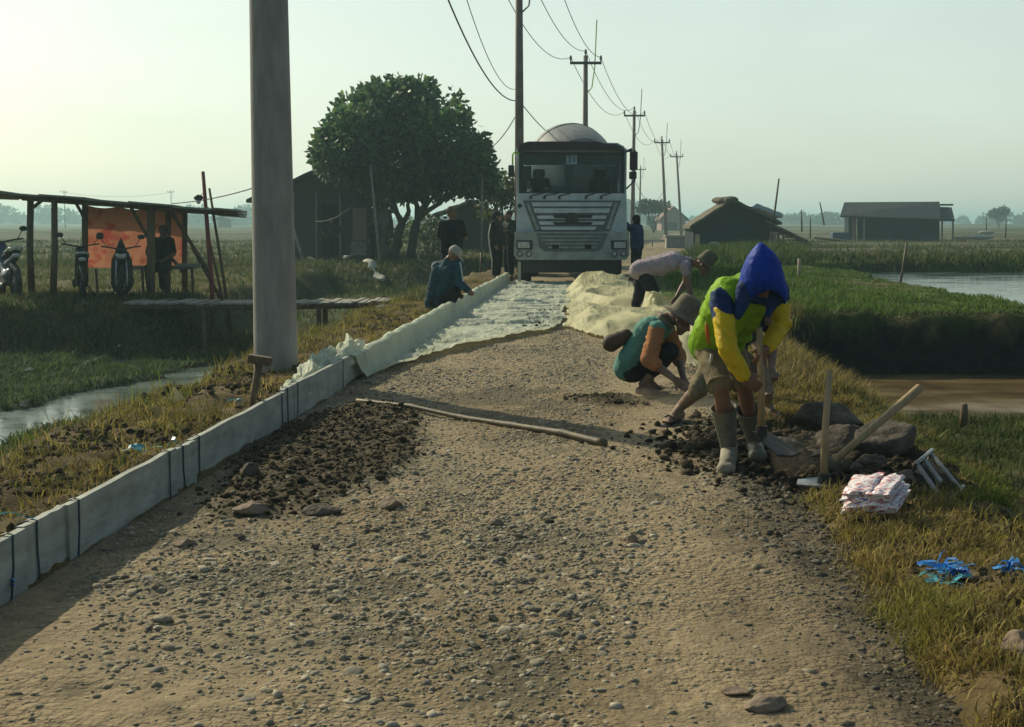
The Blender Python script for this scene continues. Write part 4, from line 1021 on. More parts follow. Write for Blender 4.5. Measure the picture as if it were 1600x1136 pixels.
# ------------------------------------------------------------------ houses and huts
def gable(name, Y, x0, x1, pk, eL, eR, depth, lab, wall, roof, cat='house', over=.3, th=.10, base=-.1, wallx=None, shear=0.0):
    """pk,eL,eR : (x,z) of ridge and eaves seen from the front; walls inside"""
    wx0, wx1 = wallx or (x0 + over, x1 - over)
    t = empty(name, ((x0 + x1) / 2, Y, base), lab, cat); ox = (x0 + x1) / 2
    f = lambda x, z: (x - ox, z - base)
    def roofz(x):
        if x < pk[0]: return eL[1] + (pk[1] - eL[1]) * (x - eL[0]) / (pk[0] - eL[0])
        return eR[1] + (pk[1] - eR[1]) * (eR[0] - x) / (eR[0] - pk[0])
    b = MB(); b.prism([f(wx0, base - .2), f(wx1, base - .2), f(wx1, roofz(wx1) - th), f(pk[0], pk[1] - th), f(wx0, roofz(wx0) - th)], 0, depth); b.build('wall', wall, t)
    b = MB()
    for e in (eL, eR):
        n = 7; y0, y1 = -over * 1.4, depth + over
        P0 = [Vector((e[0] + (pk[0] - e[0]) * i / n - ox, 0, e[1] + (pk[1] - e[1]) * i / n - base + (.02 * math.sin(i * 2.1) if 0 < i < n else 0))) for i in range(n + 1)]
        vs = []
        for p in P0: vs += [(p.x, y0, p.z), (p.x + shear, y1, p.z), (p.x + shear, y1, p.z - th), (p.x, y0, p.z - th)]
        fs = []
        for i in range(n):
            for k in range(4): fs.append((4 * i + k, 4 * i + (k + 1) % 4, 4 * i + 4 + (k + 1) % 4, 4 * i + 4 + k))
        fs += [(0, 1, 2, 3), (4 * n + 3, 4 * n + 2, 4 * n + 1, 4 * n)]
        b.add(vs, fs)
    b.build('roof', roof, t); return t
HY = 48.0
def W(px, py, Y): p = at(px, py, Y); return (p.x, p.z)
t = gable('bamboo_house', HY, W(388, 316, HY)[0], W(600, 312, HY)[0], W(491, 266, HY), W(388, 312, HY), W(600, 318, HY), 5.0, 'grey gabled house half hidden behind the thick concrete pole', M['wallgrey'], M['roof'], base=-.02, th=.12)
def front(parent, pts, m, name, Y, dy, th=.04):
    o = parent.location; b = MB(); b.prism([(W(px, py, Y)[0] - o.x, W(px, py, Y)[1] - o.z) for px, py in pts], dy - th, dy); return b.build(name, m, parent)
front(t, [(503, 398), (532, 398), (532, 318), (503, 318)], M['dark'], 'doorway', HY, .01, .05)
front(t, [(551, 376), (573, 376), (573, 325), (551, 325)], M['plaster'], 'plaster_panel', HY, -.002)
front(t, [(548, 399), (573, 399), (573, 377), (548, 377)], M['greywood'], 'skirting', HY, -.01)
for px in (496, 533, 460):
    b = MB(); p = at(px, 402, HY) - t.location; q = at(px, 300, HY) - t.location; p.y = q.y = -.22; b.tube([p, q], .045, 7); b.build('post', M['greywood'], t)
for px, py in ((545, 402), (476, 395)):
    pass
t = gable('low_house', 56, W(690, 330, 56)[0], W(802, 340, 56)[0], W(735, 312, 56), W(675, 335, 56), W(800, 342, 56), 4.5, 'low brown house with pale sloping roof behind the standing man', M['wallgrey'], M['greywood'], base=-.02, th=.12)
GY = 60.0
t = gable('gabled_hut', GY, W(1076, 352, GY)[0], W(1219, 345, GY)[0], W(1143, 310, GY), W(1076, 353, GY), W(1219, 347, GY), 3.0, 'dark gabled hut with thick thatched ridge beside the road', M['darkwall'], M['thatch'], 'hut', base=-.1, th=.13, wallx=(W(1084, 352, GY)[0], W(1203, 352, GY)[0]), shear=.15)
o = t.location
b = MB(); pk = at(1141, 311, GY) - o
for k in range(6): b.ell((pk.x + .02 * k - .22 * (k % 2), pk.y - .2 + .55 * k, pk.z - .07 + .05 * random.random()), (.36, .5, .15 + .05 * random.random()), n=9)
b.build('ridge_cap', M['thatch'], t, True)
front(t, [(1085, 399), (1094, 399), (1093, 366), (1086, 366)], M['lit'], 'painted_sunlit_side', GY, -.004, .05)  # pale strip paints the sunlit side wall onto the front
b = MB()
for k in range(9):
    a, c = at(1198 - k * .6, 346 + k * 1.0, GY - .8 + k * .35) - o, at(1262 - k * .4, 377, GY - .8 + k * .35) - o
    b.tube([a, c], .05, 6)
for k in range(6):
    a = at(1205 + k * 10, 353 + k * 4.5, GY - .9) - o; b.tube([a, a + Vector((0, 3.0, 0))], .045, 6)
b.build('awning', M['bamboo'], t)
for px, dy in ((1207, -.6), (1224, -.6), (1246, -.7), (1253, 1.0), (1259, -.5), (1216, 1.6)):
    a, c = at(px, 402, GY + dy) - o, at(px, 365 + (px - 1207) * .18, GY + dy) - o; b = MB(); b.tube([a, c], .05, 6); b.build('post', M['wood'], t)
b = MB(); b.ell(at(1116, 382, GY - .4) - o, (.28, .15, .14)); b.build('pale_bundle', M['rag'], t, True)
gable('far_shed', 78, W(1165, 335, 78)[0], W(1222, 340, 78)[0], W(1181, 318, 78), W(1160, 331, 78), W(1221, 334, 78), 5, 'pale blue roof peeking out behind the gabled hut', M['plaster'], M['blueroof'], 'shed', base=0, th=.25)
# long hut right
RY = 95.0
p0, p1 = W(1324, 380, RY), W(1478, 380, RY)
t = empty('long_hut', ((p0[0] + p1[0]) / 2, RY, -.1), 'long dark bamboo hut standing alone in the right hand fields', 'hut'); o = t.location
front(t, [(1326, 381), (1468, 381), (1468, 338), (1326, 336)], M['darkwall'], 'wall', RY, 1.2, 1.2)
front(t, [(1331, 381), (1336, 381), (1336, 337), (1330, 336)], M['plaster'], 'painted_sunlit_strip', RY, -.02, .03)  # paler colour strip stands in for sunlight on the hut's side
def slab(parent, pts, th, m, name):
    b = MB(); vs = [Vector(p) for p in pts]; b.add(vs + [v - Vector((0, 0, th)) for v in vs], [(0, 1, 2, 3), (7, 6, 5, 4), (0, 4, 5, 1), (1, 5, 6, 2), (2, 6, 7, 3), (3, 7, 4, 0)]); return b.build(name, m, parent)
slab(t, [at(1313, 337, RY - .8) - o, at(1470, 342, RY - .8) - o, at(1468, 315, RY + 1.7) - o, at(1319, 316, RY + 1.7) - o], .12, M['roof'], 'roof')
slab(t, [at(1313, 335, RY + 4.4) - o, at(1470, 340, RY + 4.4) - o, at(1468, 315.5, RY + 1.75) - o, at(1319, 316.5, RY + 1.75) - o], .12, M['roof'], 'roof')
slab(t, [at(1466, 343, RY - .5) - o, at(1492, 344, RY - .5) - o, at(1487, 324, RY + 1.2) - o, at(1466, 323, RY + 1.2) - o], .1, M['roof'], 'side_roof')
for px, Y in ((1489, -.3), (1472, -.3), (1339, -.5), (1350, -.5)):
    b = MB(); b.tube([at(px, 384, RY + Y) - o, at(px, 340, RY + Y) - o], .07, 6); b.build('post', M['greywood'], t)
b = MB(); b.tube([at(1466, 320, RY) - o, at(1489, 320, RY) - o], .07, 6); b.build('ridge_pole', M['bamboo'], t)
tag(MB().box(at(1312, 369, 92), (1.2, .8, .55), bev=.04).build('water_tank', M['bikeblue'], None), 'dark blue box tank left of the long bamboo hut', 'tank')
# red roofed house
t = gable('red_roofed_house', 220, W(1031, 340, 220)[0], W(1074, 340, 220)[0], W(1053, 322, 220), W(1029, 343, 220), W(1077, 343, 220), 7, 'distant brick house with red tiled roof beyond the road bend', M['plaster'], M['redroof'], base=-.3, th=.25)
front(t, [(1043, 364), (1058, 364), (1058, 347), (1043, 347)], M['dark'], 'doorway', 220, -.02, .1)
gable('far_hut', 330, W(333, 345, 330)[0], W(362, 345, 330)[0], W(348, 337, 330), W(333, 343, 330), W(362, 343, 330), 5, 'tiny open roof hut on the horizon right of the shelter', M['wallgrey'], M['roof'], 'hut', base=.2, th=.2, over=1.2)
# roadside rail and pale wall down the road
t = empty('guard_rail', at(1030, 385, 76), 'pale low rail beside the road bend below the red roofed house', 'rail'); o = t.location
MB().box((0, 0, .32), (2.6, .1, .16)).build('beam', M['rag'], t)
for s in (-1.2, -.4, .4, 1.2): MB().box((s, .05, .1), (.08, .08, .55)).build('post', M['greywood'], t)
t = empty('pond_gate', at(1056, 388, 72), 'small concrete sluice box with pale top at the road bend', 'sluice'); 
MB().box((0, 0, .28), (1.15, .7, .75)).build('body', M['concrete'], t); MB().box((0, 0, .70), (1.3, .85, .09)).build('top', M['rag'], t)
# marker posts and sticks
def stick(nm, p, q, Y, r, m, lab, cat='post'):
    a, c = at(*p, Y), at(*q, Y); a.z = min(a.z, hz1(a.x, Y) - .03) if Y < 60 else a.z
    tag(MB().tube([a, a.lerp(c, .55) + Vector((.004, 0, 0)), c], [r, r * .95, r * .85], 8).build(nm, M[m], None, True), lab, cat)
stick('marker_post', (1248, 442), (1249, 404), 30, .045, 'lit', 'pale upright post in the grass right of the blue hood')
stick('bamboo_stick', (1403, 446), (1417, 379), 33.5, .035, 'bamboo', 'slanting bamboo stick at the pond edge')
stick('wood_stump', (1506, 658), (1506, 631), 12.2, .042, 'wood', 'short brown stump standing at the muddy water')
stick('bamboo_stick', (1208, 350), (1217, 279), 62, .05, 'bamboo', 'tall thin stick above the lean-to of the gabled hut')
stick('bamboo_stick', (1253, 362), (1252, 328), 80, .05, 'bamboo', 'upright stick in the field left of the long hut')
stick('bamboo_stick', (1288, 352), (1281, 316), 100, .06, 'bamboo', 'leaning stick on the skyline between the two huts')
stick('bamboo_stick', (1266, 372), (1266, 340), 70, .04, 'bamboo', 'stick behind the bamboo lean-to of the gabled hut')
stick('bamboo_stick', (1541, 372), (1541, 341), 110, .06, 'bamboo', 'upright stick right of the long hut')
stick('bamboo_stick', (1571, 372), (1572, 342), 100, .06, 'bamboo', 'rightmost stick on the field skyline')
stick('marker_post', (654, 400), (654, 374), 46, .05, 'lit', 'short pale post right of the big tree trunks')
stick('bamboo_stick', (750, 440), (752, 395), 34, .03, 'bamboo', 'thin stick in the grass between standing man and the pair')
stick('bamboo_stick', (752, 332), (753, 262), 45, .035, 'greywood', 'thin upright stick against the right edge of big tree')
for px, py in ((1500, 372), (1530, 372), (1567, 366), (1583, 366)): pass
t = empty('pale_heap', at(1532, 372, 95), 'pale flat heap lying in the field right of the long hut', 'heap')
b = MB(); b.ell((0, 0, .05), (1.0, .5, .18)); b.ell((-1.2, .3, 0), (.7, .3, .12)); b.ell((.5, .2, .4), (.6, .3, .15)); b.build('cover', M['rag'], t, True)
tag(MB().tube([at(1272, 371, 85), at(1330, 378, 85), at(1380, 383, 85)], .09, 6).build('bamboo_rail', M['bamboo'], None, True), 'long low bamboo rail lying in front of the long hut', 'rail')
# discharge pipe and scraps by house
pts = [at(566, 405, 43), at(576, 409, 42.6), at(584, 420, 42.2), at(592, 434, 41.8), at(597, 438, 41.4)]
wc = MB().tube([pts[0].lerp(pts[1], .5)] + [a.lerp(c, k / 8) for a, c in zip(pts[1:-1], pts[2:]) for k in range(8)] + [pts[-1]], [.06] + [.12 + .03 * math.sin(k * .5) for k in range(24)] + [.04], 16, sq=.6).build('white_cloth', M['rag'], None, True)
for v in wc.data.vertices:
    n_ = float(fbm(np.array([v.co.x * 5]), np.array([v.co.z * 5 + v.co.y * 2]), 3, 9)[0]); v.co += Vector((.12 * n_, 0, .06 * n_))
tag(wc, 'long pale cloth hanging down the bank below the house', 'cloth')
for i, (px, py, s) in enumerate(((487, 404, .22), (493, 414, .12), (508, 415, .14), (535, 411, .15), (530, 417, .12), (546, 400, .25))):
    lab = ('pale scrap nearest the thick pole on the house bank', 'small white scrap on the bank below the doorway', 'pale scrap on the bank right below the doorway', 'upright pale scrap on the bank under the plaster panel', 'flat pale scrap low on the house bank', 'pale block at the foot of the house wall')[i]
    p = at(px, py, 44.5); p.z = max(p.z, hz1(p.x, p.y) + .03)
    scrap('pale_scrap', p, s, 'rag', lab, i + 50)['group'] = 'pale scraps on the house bank'
# ------------------------------------------------------------------ mixer truck
TX, TYF = 1.36, 29.4
def build_truck():
    t = empty('mixer_truck', (TX, TYF, 0.0), 'dirty white concrete mixer truck with tilted drum facing along the road', 'truck')
    q = lambda px, py, dy=0.0: Vector(((px - 892) / 67.6, dy, 1.45 - (py - 347) / 67.6))
    xa = 1.25
    # cab shell, hollow, with windscreen and rear window openings
    b = MB()
    zb, zt = 1.02, 3.24; x0, x1 = -xa, xa; D = 1.9
    wz0, wz1, wx = 2.10, 2.98, 1.14
    def wall(pts, dy, th): b.prism(pts, dy, dy + th)
    r = .22
    outer_top = [(x0, wz1), (x0, zt - r), (x0 + .06, zt - .08), (x0 + r, zt), (x1 - r, zt), (x1 - .06, zt - .08), (x1, zt - r), (x1, wz1)]
    wall(outer_top, .06, .06)
    wall([(x0, wz0), (-wx, wz0), (-wx, wz1), (x0, wz1)], .06, .06); wall([(wx, wz0), (x1, wz0), (x1, wz1), (wx, wz1)], .06, .06)
    wall([(x0 - .02, zb), (x1 + .02, zb), (x1, wz0), (x0, wz0)], .0, .12)
    # sides with door windows left open
    for s in (-1, 1):
        X0, X1 = (x0, x0 + .06) if s < 0 else (x1 - .06, x1)
        b.box(((X0 + X1) / 2, .12 + D / 2, (zb + 2.05) / 2), (.06, D, 2.05 - zb)); b.box(((X0 + X1) / 2, .12 + D / 2, (2.9 + zt - .12) / 2), (.06, D, zt - .12 - 2.9))
        b.box(((X0 + X1) / 2, .25, 2.475), (.06, .26, .85)); b.box(((X0 + X1) / 2, 1.72, 2.475), (.06, .6, .85))
    # rear wall with two windows
    b.box((0, 2.0, (zb + 2.32) / 2), (2.5, .06, 2.32 - zb)); b.box((0, 2.0, (2.8 + zt) / 2), (2.5, .06, zt - 2.8 - .05))
    for xc, wd in ((-1.07, .36), (0.02, .22), (1.07, .36)): b.box((xc, 2.0, 2.56), (wd, .06, .48))
    b.box((0, 1.05, zt - .03), (2.1, 1.9, .06)); b.box((0, 1.05, zb + .03), (2.44, 1.86, .06))
    b.build('cab', M['cab'], t)
    b = MB(); b.box((0, .095, (wz0 + wz1) / 2 - 0.44 + .02), (2 * wx, .03, .07)); 
    fr = MB()
    for (c, d) in (((0, .04, wz0 - .02), (2 * wx + .12, .05, .07)), ((-wx - .02, .04, 2.55), (.08, .05, .92)), ((wx + .02, .04, 2.55), (.08, .05, .92)), ((0, .04, wz1 + .02), (2 * wx + .12, .05, .06))): fr.box(c, d, bev=.015)
    fr.build('windscreen_frame', M['plastic'], t)
    gm, gt, gp = newmat('tinted_glass'); 
    gp.inputs['Base Color'].default_value = (.02, .03, .035, 1); gp.inputs['Roughness'].default_value = .03; gp.inputs['Specular IOR Level'].default_value = .6
    tr = gt.nodes.new('ShaderNodeBsdfTransparent'); tr.inputs[0].default_value = (.62, .74, .76, 1); mx = gt.nodes.new('ShaderNodeMixShader'); mx.inputs[0].default_value = .78
    gt.links.new(gp.outputs[0], mx.inputs[1]); gt.links.new(tr.outputs[0], mx.inputs[2]); gt.links.new(mx.outputs[0], gt.nodes['Material Output'].inputs[0])
    MB().box((0, .085, 2.54), (2 * wx, .012, wz1 - wz0 - .01)).build('windscreen', gm, t)
    # sun visor
    b = MB(); b.prism([(-1.22, 3.03), (-1.225, 3.1), (-1.15, 3.21), (-1.0, 3.26), (.55, 3.26), (.72, 3.22), (1.0, 3.2), (1.16, 3.12), (1.2, 3.03), (1.05, 3.07), (-1.05, 3.07)], -.12, .055); b.build('sun_visor', M['maroon'], t)
    # sticker with number
    st = MB().box(q(892, 251, .072), (.24, .004, .22)).build('sticker', M['blueroof'], t)
    fc = bpy.data.curves.new('number', 'FONT'); fc.body = '31'; fc.size = .22; fc.align_x = 'CENTER'; fc.align_y = 'CENTER'; fc.extrude = .002
    fo = bpy.data.objects.new('n', fc); COL.objects.link(fo); fm = evaluated(fo); bpy.data.objects.remove(fo)
    o = link_mesh('number', fm, M['navy'], st); o.location = q(892, 251, .064); o.rotation_euler = (math.pi / 2, 0, 0)
    # dash, seats, wheel
    MB().box((0, .35, 2.03), (2.3, .45, .2), bev=.05).build('dashboard', M['plastic'], t)
    for s in (-.72, .72):
        b = MB(); b.box((s, 1.35, 2.12), (.52, .16, .75), bev=.06); b.box((s, 1.35, 2.60), (.28, .12, .2), bev=.05); b.build('seat', M['plastic'], t)
    b = MB(); c = Vector((-.72, .62, 2.2)); ax = Vector((0, -.5, .8)).to_track_quat('Z', 'Y')
    b.tube([c + ax @ Vector((.22 * math.cos(a), .22 * math.sin(a), 0)) for a in np.linspace(0, 6.2832, 25)], .017, 7, cap=False); b.build('steering_wheel', M['plastic'], t)
    # front panel: trapezoid grille
    b = MB(); g = [(817, 314), (968, 314), (951, 361), (835, 361)]
    b.prism([(q(*p).x, q(*p).z) for p in g], -.035, .002); b.build('grille_panel', M['greyp'], t)
    b = MB()
    for y0, y1, xa_, xb_ in ((317, 323, 830, 955), (326, 333, 833, 951), (337, 342, 838, 946), (346, 351, 841, 943), (354, 359, 844, 930)):
        b.prism([(q(xa_, y0).x, q(xa_, y0).z), (q(xb_, y0).x, q(xb_, y0).z), (q(xb_ - 2, y1).x, q(xb_ - 2, y1).z), (q(xa_ + 2, y1).x, q(xa_ + 2, y1).z)], -.075, -.037)
    b.build('grille_bar', M['cab'], t)
    b = MB(); b.prism([(q(x, y).x, q(x, y).z) for x, y in ((862, 336), (925, 336), (922, 341), (866, 341))], -.085, -.077); b.prism([(q(x, y).x, q(x, y).z) for x, y in ((862, 347), (925, 347), (922, 351), (866, 351))], -.085, -.077); b.build('air_slot', M['plastic'], t)
    b = MB(); b.prism([(q(x, y).x, q(x, y).z) for x, y in ((881, 352), (883, 338), (888, 333), (896, 333), (901, 338), (903, 352), (896, 348), (888, 348))], -.105, -.087); b.build('emblem', M['darksteel'], t)
    for s in (-1, 1):
        b = MB(); P = [(822, 318), (826, 318), (842, 358), (837, 358)] if s < 0 else [(958, 318), (963, 318), (950, 358), (945, 358)]
        b.prism([(q(*p).x, q(*p).z) for p in P], -.06, -.036); b.build('corner_vane', M['cabdirt'], t)
    # bumper
    b = MB(); B = [(804, 362), (980, 362), (981, 398), (976, 405), (808, 405), (803, 398)]
    b.prism([(q(*p).x, q(*p).z) for p in B], -.14, .16); b.build('bumper', M['cabdirt'], t)
    b = MB(); B = [(838, 364), (947, 364), (940, 386), (932, 392), (850, 392), (842, 386)]
    b.prism([(q(*p).x, q(*p).z) for p in B], -.155, -.141); b.build('lower_grille', M['greyp'], t)
    b = MB()
    for k in range(4): b.box(q(892, 369 + k * 5.5, -.165), (1.45 - .12 * k, .02, .025))
    b.build('grille_slat', M['cabdirt'], t)
    b = MB()
    for px in (867, 917): b.box(q(px, 385, -.17), (.15, .03, .09))
    b.build('tow_slot', M['dark'], t)
    for s in (-1, 1):
        c = q(892 + s * 72.5, 382, -.15); hl = MB().box(c, (.36, .04, .21), bev=.015).build('headlight', M['plastic'], t)
        MB().box(c + Vector((s * .02, -.021, 0)), (.27, .02, .14), bev=.01).build('lens', M['lamp'], hl)
        for dx in (66, 80):
            c = q(892 + s * dx, 395.5, -.15); fl = MB().lathe(c, [(.07, 0), (.07, .02), (.052, .025)], 16, Vector((0, -1, 0)).to_track_quat('Z', 'Y')).build('fog_lamp', M['plastic'], t)
            MB().lathe(c, [(.0001, .012), (.052, .012), (.05, .02), (.0001, .03)], 16, Vector((0, -1, 0)).to_track_quat('Z', 'Y')).build('lens', M['lamp'], fl, True)
    MB().lathe(q(812, 322, -.005), [(.05, 0), (.05, .012), (.0001, .014)], 14, Vector((0, -1, 0)).to_track_quat('Z', 'Y')).build('badge', M['plastic'], t)
    for px, px2 in ((829, 850), (850, 874), (873, 893), (914, 930), (937, 955)):
        b = MB(); a = q(px, 309.5, -.03); c = q(px2, 302.5, .02); b.tube([a, a + Vector((0, -.03, .04)), c], .014, 6); b.box(a, (.05, .05, .06)); b.build('wiper', M['plastic'], t)
    # mirrors
    b = MB(); b.tube([q(812, 242), q(804, 241, -.12), q(801, 244, -.15), q(801, 260, -.15)], .02, 8); b.build('mirror_arm', M['greenarm'], t, True)
    MB().box(q(799, 269.5, -.15), (.14, .09, .27), bev=.03).build('mirror', M['plastic'], t)
    b = MB(); b.tube([q(975, 240), q(988, 238, -.12), q(988, 284, -.12), q(976, 296)], .02, 8); b.build('mirror_arm', M['plastic'], t, True)
    MB().box(q(986, 254, -.14), (.18, .1, .42), bev=.03).build('mirror', M['maroon'], t)
    MB().box(q(985, 276, -.14), (.17, .1, .17), bev=.03).build('mirror', M['plastic'], t)
    b = MB(); b.prism([(q(x, y).x, q(x, y).z) for x, y in ((974, 238), (984, 234), (983, 242))], -.1, -.08); b.build('flag', M['plastic'], t)
    # chassis and wheels
    MB().box((0, 4.4, .82), (.95, 7.9, .3)).build('chassis', M['darksteel'], t)
    b = MB(); b.box((0, .3, .47), (2.2, .3, .36)); b.box((0, 1.0, .5), (2.0, .2, .14)); b.build('underrun_bar', M['plastic'], t)
    for s in (-1, 1):
        for k, (yy, wd) in enumerate(((1.25, .32), (5.6, .6), (6.9, .6))):
            c = Vector((s * (1.06 if k == 0 else .93), yy, .5)); ax = Vector((s, 0, 0)).to_track_quat('Z', 'Y'); h = wd / 2
            wh = MB().lathe(c, [(.27, -h), (.46, -h), (.5, -h + .05), (.51, -h * .3), (.51, h * .3), (.5, h - .05), (.46, h), (.27, h), (.27, h - .08)], 28, ax).build('wheel', M['rubber'], t, True)
            MB().lathe(c, [(.27, -h), (.27, h - .06), (.15, h - .12), (.13, h - .02), (.0001, h - .02)], 20, ax).build('rim', M['darksteel'], wh, True)
        b = MB(); b.box((s * 1.12, 2.05, .62), (.36, .03, .5)); b.build('mud_flap', M['plastic'], t)
    MB().box((-1.19, .14, .28), (.07, .03, .52)).build('white_strip', M['rag'], t)
    # drum
    ax = Vector((0, .97, .24)).to_track_quat('Z', 'Y'); c = Vector((.20, 2.6, 2.20))
    MB().lathe(c, [(.0001, .0), (.42, .0), (.5, .1), (1.06, .75), (1.17, 1.15), (1.21, 1.8), (1.21, 2.8), (1.12, 3.4), (.85, 4.4), (.62, 5.1), (.6, 5.3), (.0001, 5.3)], 44, ax).build('drum', M['drum'], t, True)
    b = MB()
    for st_ in (0, math.pi):
        b.tube([c + ax @ Vector((rr * math.cos(a + st_), rr * math.sin(a + st_), z)) for z, rr, a in [(z, np.interp(z, [.75, 1.15, 1.8, 2.8, 3.4, 4.4, 5.1], [1.06, 1.17, 1.21, 1.21, 1.12, .85, .62]) + .004, z * 1.7) for z in np.linspace(.8, 5.0, 60)]], .018, 5)
    b.build('drum_blade_seam', M['drum'], t, True)
    b = MB(); b.box((0, 2.75, 1.6), (1.1, .3, 1.4)); b.box((0, 7.2, 2.2), (1.3, .25, 2.4)); b.build('drum_stand', M['darksteel'], t)
    b = MB(); b.lathe((.06, 8.2, 2.6), [(.3, 0), (.75, .7), (.77, .7), (.32, -.02)], 18, sx=1.0); b.build('hopper', M['drum'], t)
    return t
truck = build_truck()

# ------------------------------------------------------------------ motorbikes
def motorbike(name, loc, rz, label, body):
    t = empty(name, loc, label, 'motorbike', 'motorbikes parked by the shelter', rz)
    for x in (-.62, .62):
        ax = Vector((0, 1, 0)).to_track_quat('Z', 'Y')
        wh = MB().lathe((x, 0, .30), [(.23, -.045), (.29, -.04), (.305, 0), (.29, .04), (.23, .045), (.225, 0), (.23, -.045)], 26, ax).build('wheel', M['rubber'], t, True)
        b = MB()
        for a in range(5): b.tube([(x, 0, .3), (x + .23 * math.cos(a * 1.2566), 0, .3 + .23 * math.sin(a * 1.2566))], .012, 5)
        b.lathe((x, 0, .3), [(.06, -.05), (.06, .05), (.0001, .05)], 12, ax); b.build('rim', M['steel'], wh)
    b = MB(); b.tube([(-.62, .09, .3), (-.45, .09, .62), (-.36, .06, .9)], .022, 7); b.tube([(-.62, -.09, .3), (-.45, -.09, .62), (-.36, -.06, .9)], .022, 7); b.build('fork', M['steel'], t, True)
    b = MB(); b.tube([(-.30, -.34, 1.02), (-.36, -.2, 1.0), (-.38, 0, .96), (-.36, .2, 1.0), (-.30, .34, 1.02)], .015, 7)
    for s in (-1, 1): b.tube([(-.32, s * .24, 1.0), (-.36, s * .34, 1.16)], .008, 5); b.ell((-.36, s * .36, 1.19), (.02, .07, .045), n=8)
    b.build('handlebar', M['plastic'], t, True)
    blob('fairing', [('c', (-.44, 0, .88), .10, (-.34, 0, .55), .07), ('c', (-.36, 0, .62), .06, (.02, 0, .38), .09), ('c', (-.02, 0, .4), .11, (.3, 0, .45), .10), ('c', (.1, 0, .6), .08, (.7, 0, .74), .06), ('c', (-.8, 0, .56), .03, (-.5, 0, .62), .05)], .02, body, t, 4)
    MB().ell((-.47, 0, .86), (.07, .1, .08), n=10).build('headlight', M['lamp'], t, True)
    b = MB(); b.ell((.22, 0, .74), (.36, .12, .06), Quaternion((0, 1, 0), -.12), 14); b.ell((.52, 0, .79), (.22, .11, .05), Quaternion((0, 1, 0), -.2), 14); b.build('seat', M['black'], t, True)
    b = MB(); b.tube([(.42, .12, .80), (.70, .10, .87), (.78, 0, .88), (.70, -.10, .87), (.42, -.12, .80)], .02, 7); b.ell((.75, 0, .76), (.05, .07, .04), n=8); b.build('tail_trim', M['seatgrey'], t, True)
    b = MB(); b.box((.02, 0, .36), (.34, .2, .24), bev=.05); b.tube([(0, -.12, .28), (.3, -.14, .26), (.72, -.15, .36)], [.02, .03, .045], 9); b.build('engine', M['darksteel'], t)
    b = MB(); b.tube([(.05, .1, .25), (.15, .28, 0.0)], .012, 6); b.build('kick_stand', M['darksteel'], t)
    blob('mudguard', [('c', (.45, 0, .6), .06, (.85, 0, .52), .04), ('c', (.85, 0, .52), .035, (.95, 0, .36), .03)], .02, M['plastic'], t, 2)
    return t
p = on(54, 468, -.02); t = motorbike('motorbike', (p.x - .62 * math.cos(-1.0), 23.5 - .62 * math.sin(-1.0), hz1(p.x, 23.6)), -1.0, 'motorbike side on at the left edge with pale seat trim', M['bikeblue']); t.scale = (1.12,) * 3
p = on(130, 468, -.02); motorbike('motorbike', (-8.02, 23.9, hz1(-8.0, 23.9)), R(-70), 'black motorbike seen end on before the orange sheet edge', M['black'])
p = on(195, 468, -.02); t = motorbike('motorbike', (-7.2, 23.7, hz1(-7.2, 23.7)), R(105), 'dark motorbike with pointed cover between bench and left motorbikes', M['black'])
blob('pointed_cover', [('c', (-.2, .0, .72), .19, (-.3, .0, 1.16), .02), ('c', (-.3, 0, .35), .2, (-.2, 0, .72), .19), ('c', (.3, 0, .3), .14, (-.1, 0, .75), .15)], .025, M['dkgreen'], t, 3)

# ------------------------------------------------------------------ people
def V3(*a): return Vector(a)
def hand(pr, wr, d, nrm, thumb_dir, s=1.0, curl=.6):
    """palm + four curled fingers + thumb as capsules; d = pointing, nrm = palm facing"""
    d = Vector(d).normalized(); nrm = Vector(nrm); nrm = (nrm - d * nrm.dot(d)).normalized(); sd = d.cross(nrm).normalized()
    if sd.dot(Vector(thumb_dir)) < 0: sd = -sd
    pc = wr + d * .045 * s
    for k in (-1, -.33, .33, 1): pr.append(('c', wr + sd * k * .017 * s, .017 * s, wr + d * .082 * s + sd * k * .029 * s, .0125 * s))
    for k, ln in ((-1.05, .7), (-.35, .92), (.35, 1.0), (1.05, .9)):
        a = wr + d * .085 * s + sd * k * .030 * s; c1 = curl; 
        b = a + (d * math.cos(c1 * .8) + nrm * math.sin(c1 * .8)) * .042 * ln * s
        c = b + (d * math.cos(c1 * 1.9) + nrm * math.sin(c1 * 1.9)) * .030 * ln * s
        e = c + (d * math.cos(c1 * 2.8) + nrm * math.sin(c1 * 2.8)) * .022 * ln * s
        pr += [('c', a, .0105 * s, b, .0095 * s), ('c', b, .0095 * s, c, .0085 * s), ('c', c, .0085 * s, e, .0075 * s)]
    a = wr + d * .02 * s + sd * .025 * s; b = a + (sd * .75 + d * .55 + nrm * .3) * .040 * s; c = b + (d * .85 + sd * .2 + nrm * .5) * .032 * s
    pr += [('c', a, .014 * s, b, .012 * s), ('c', b, .012 * s, c, .009 * s)]
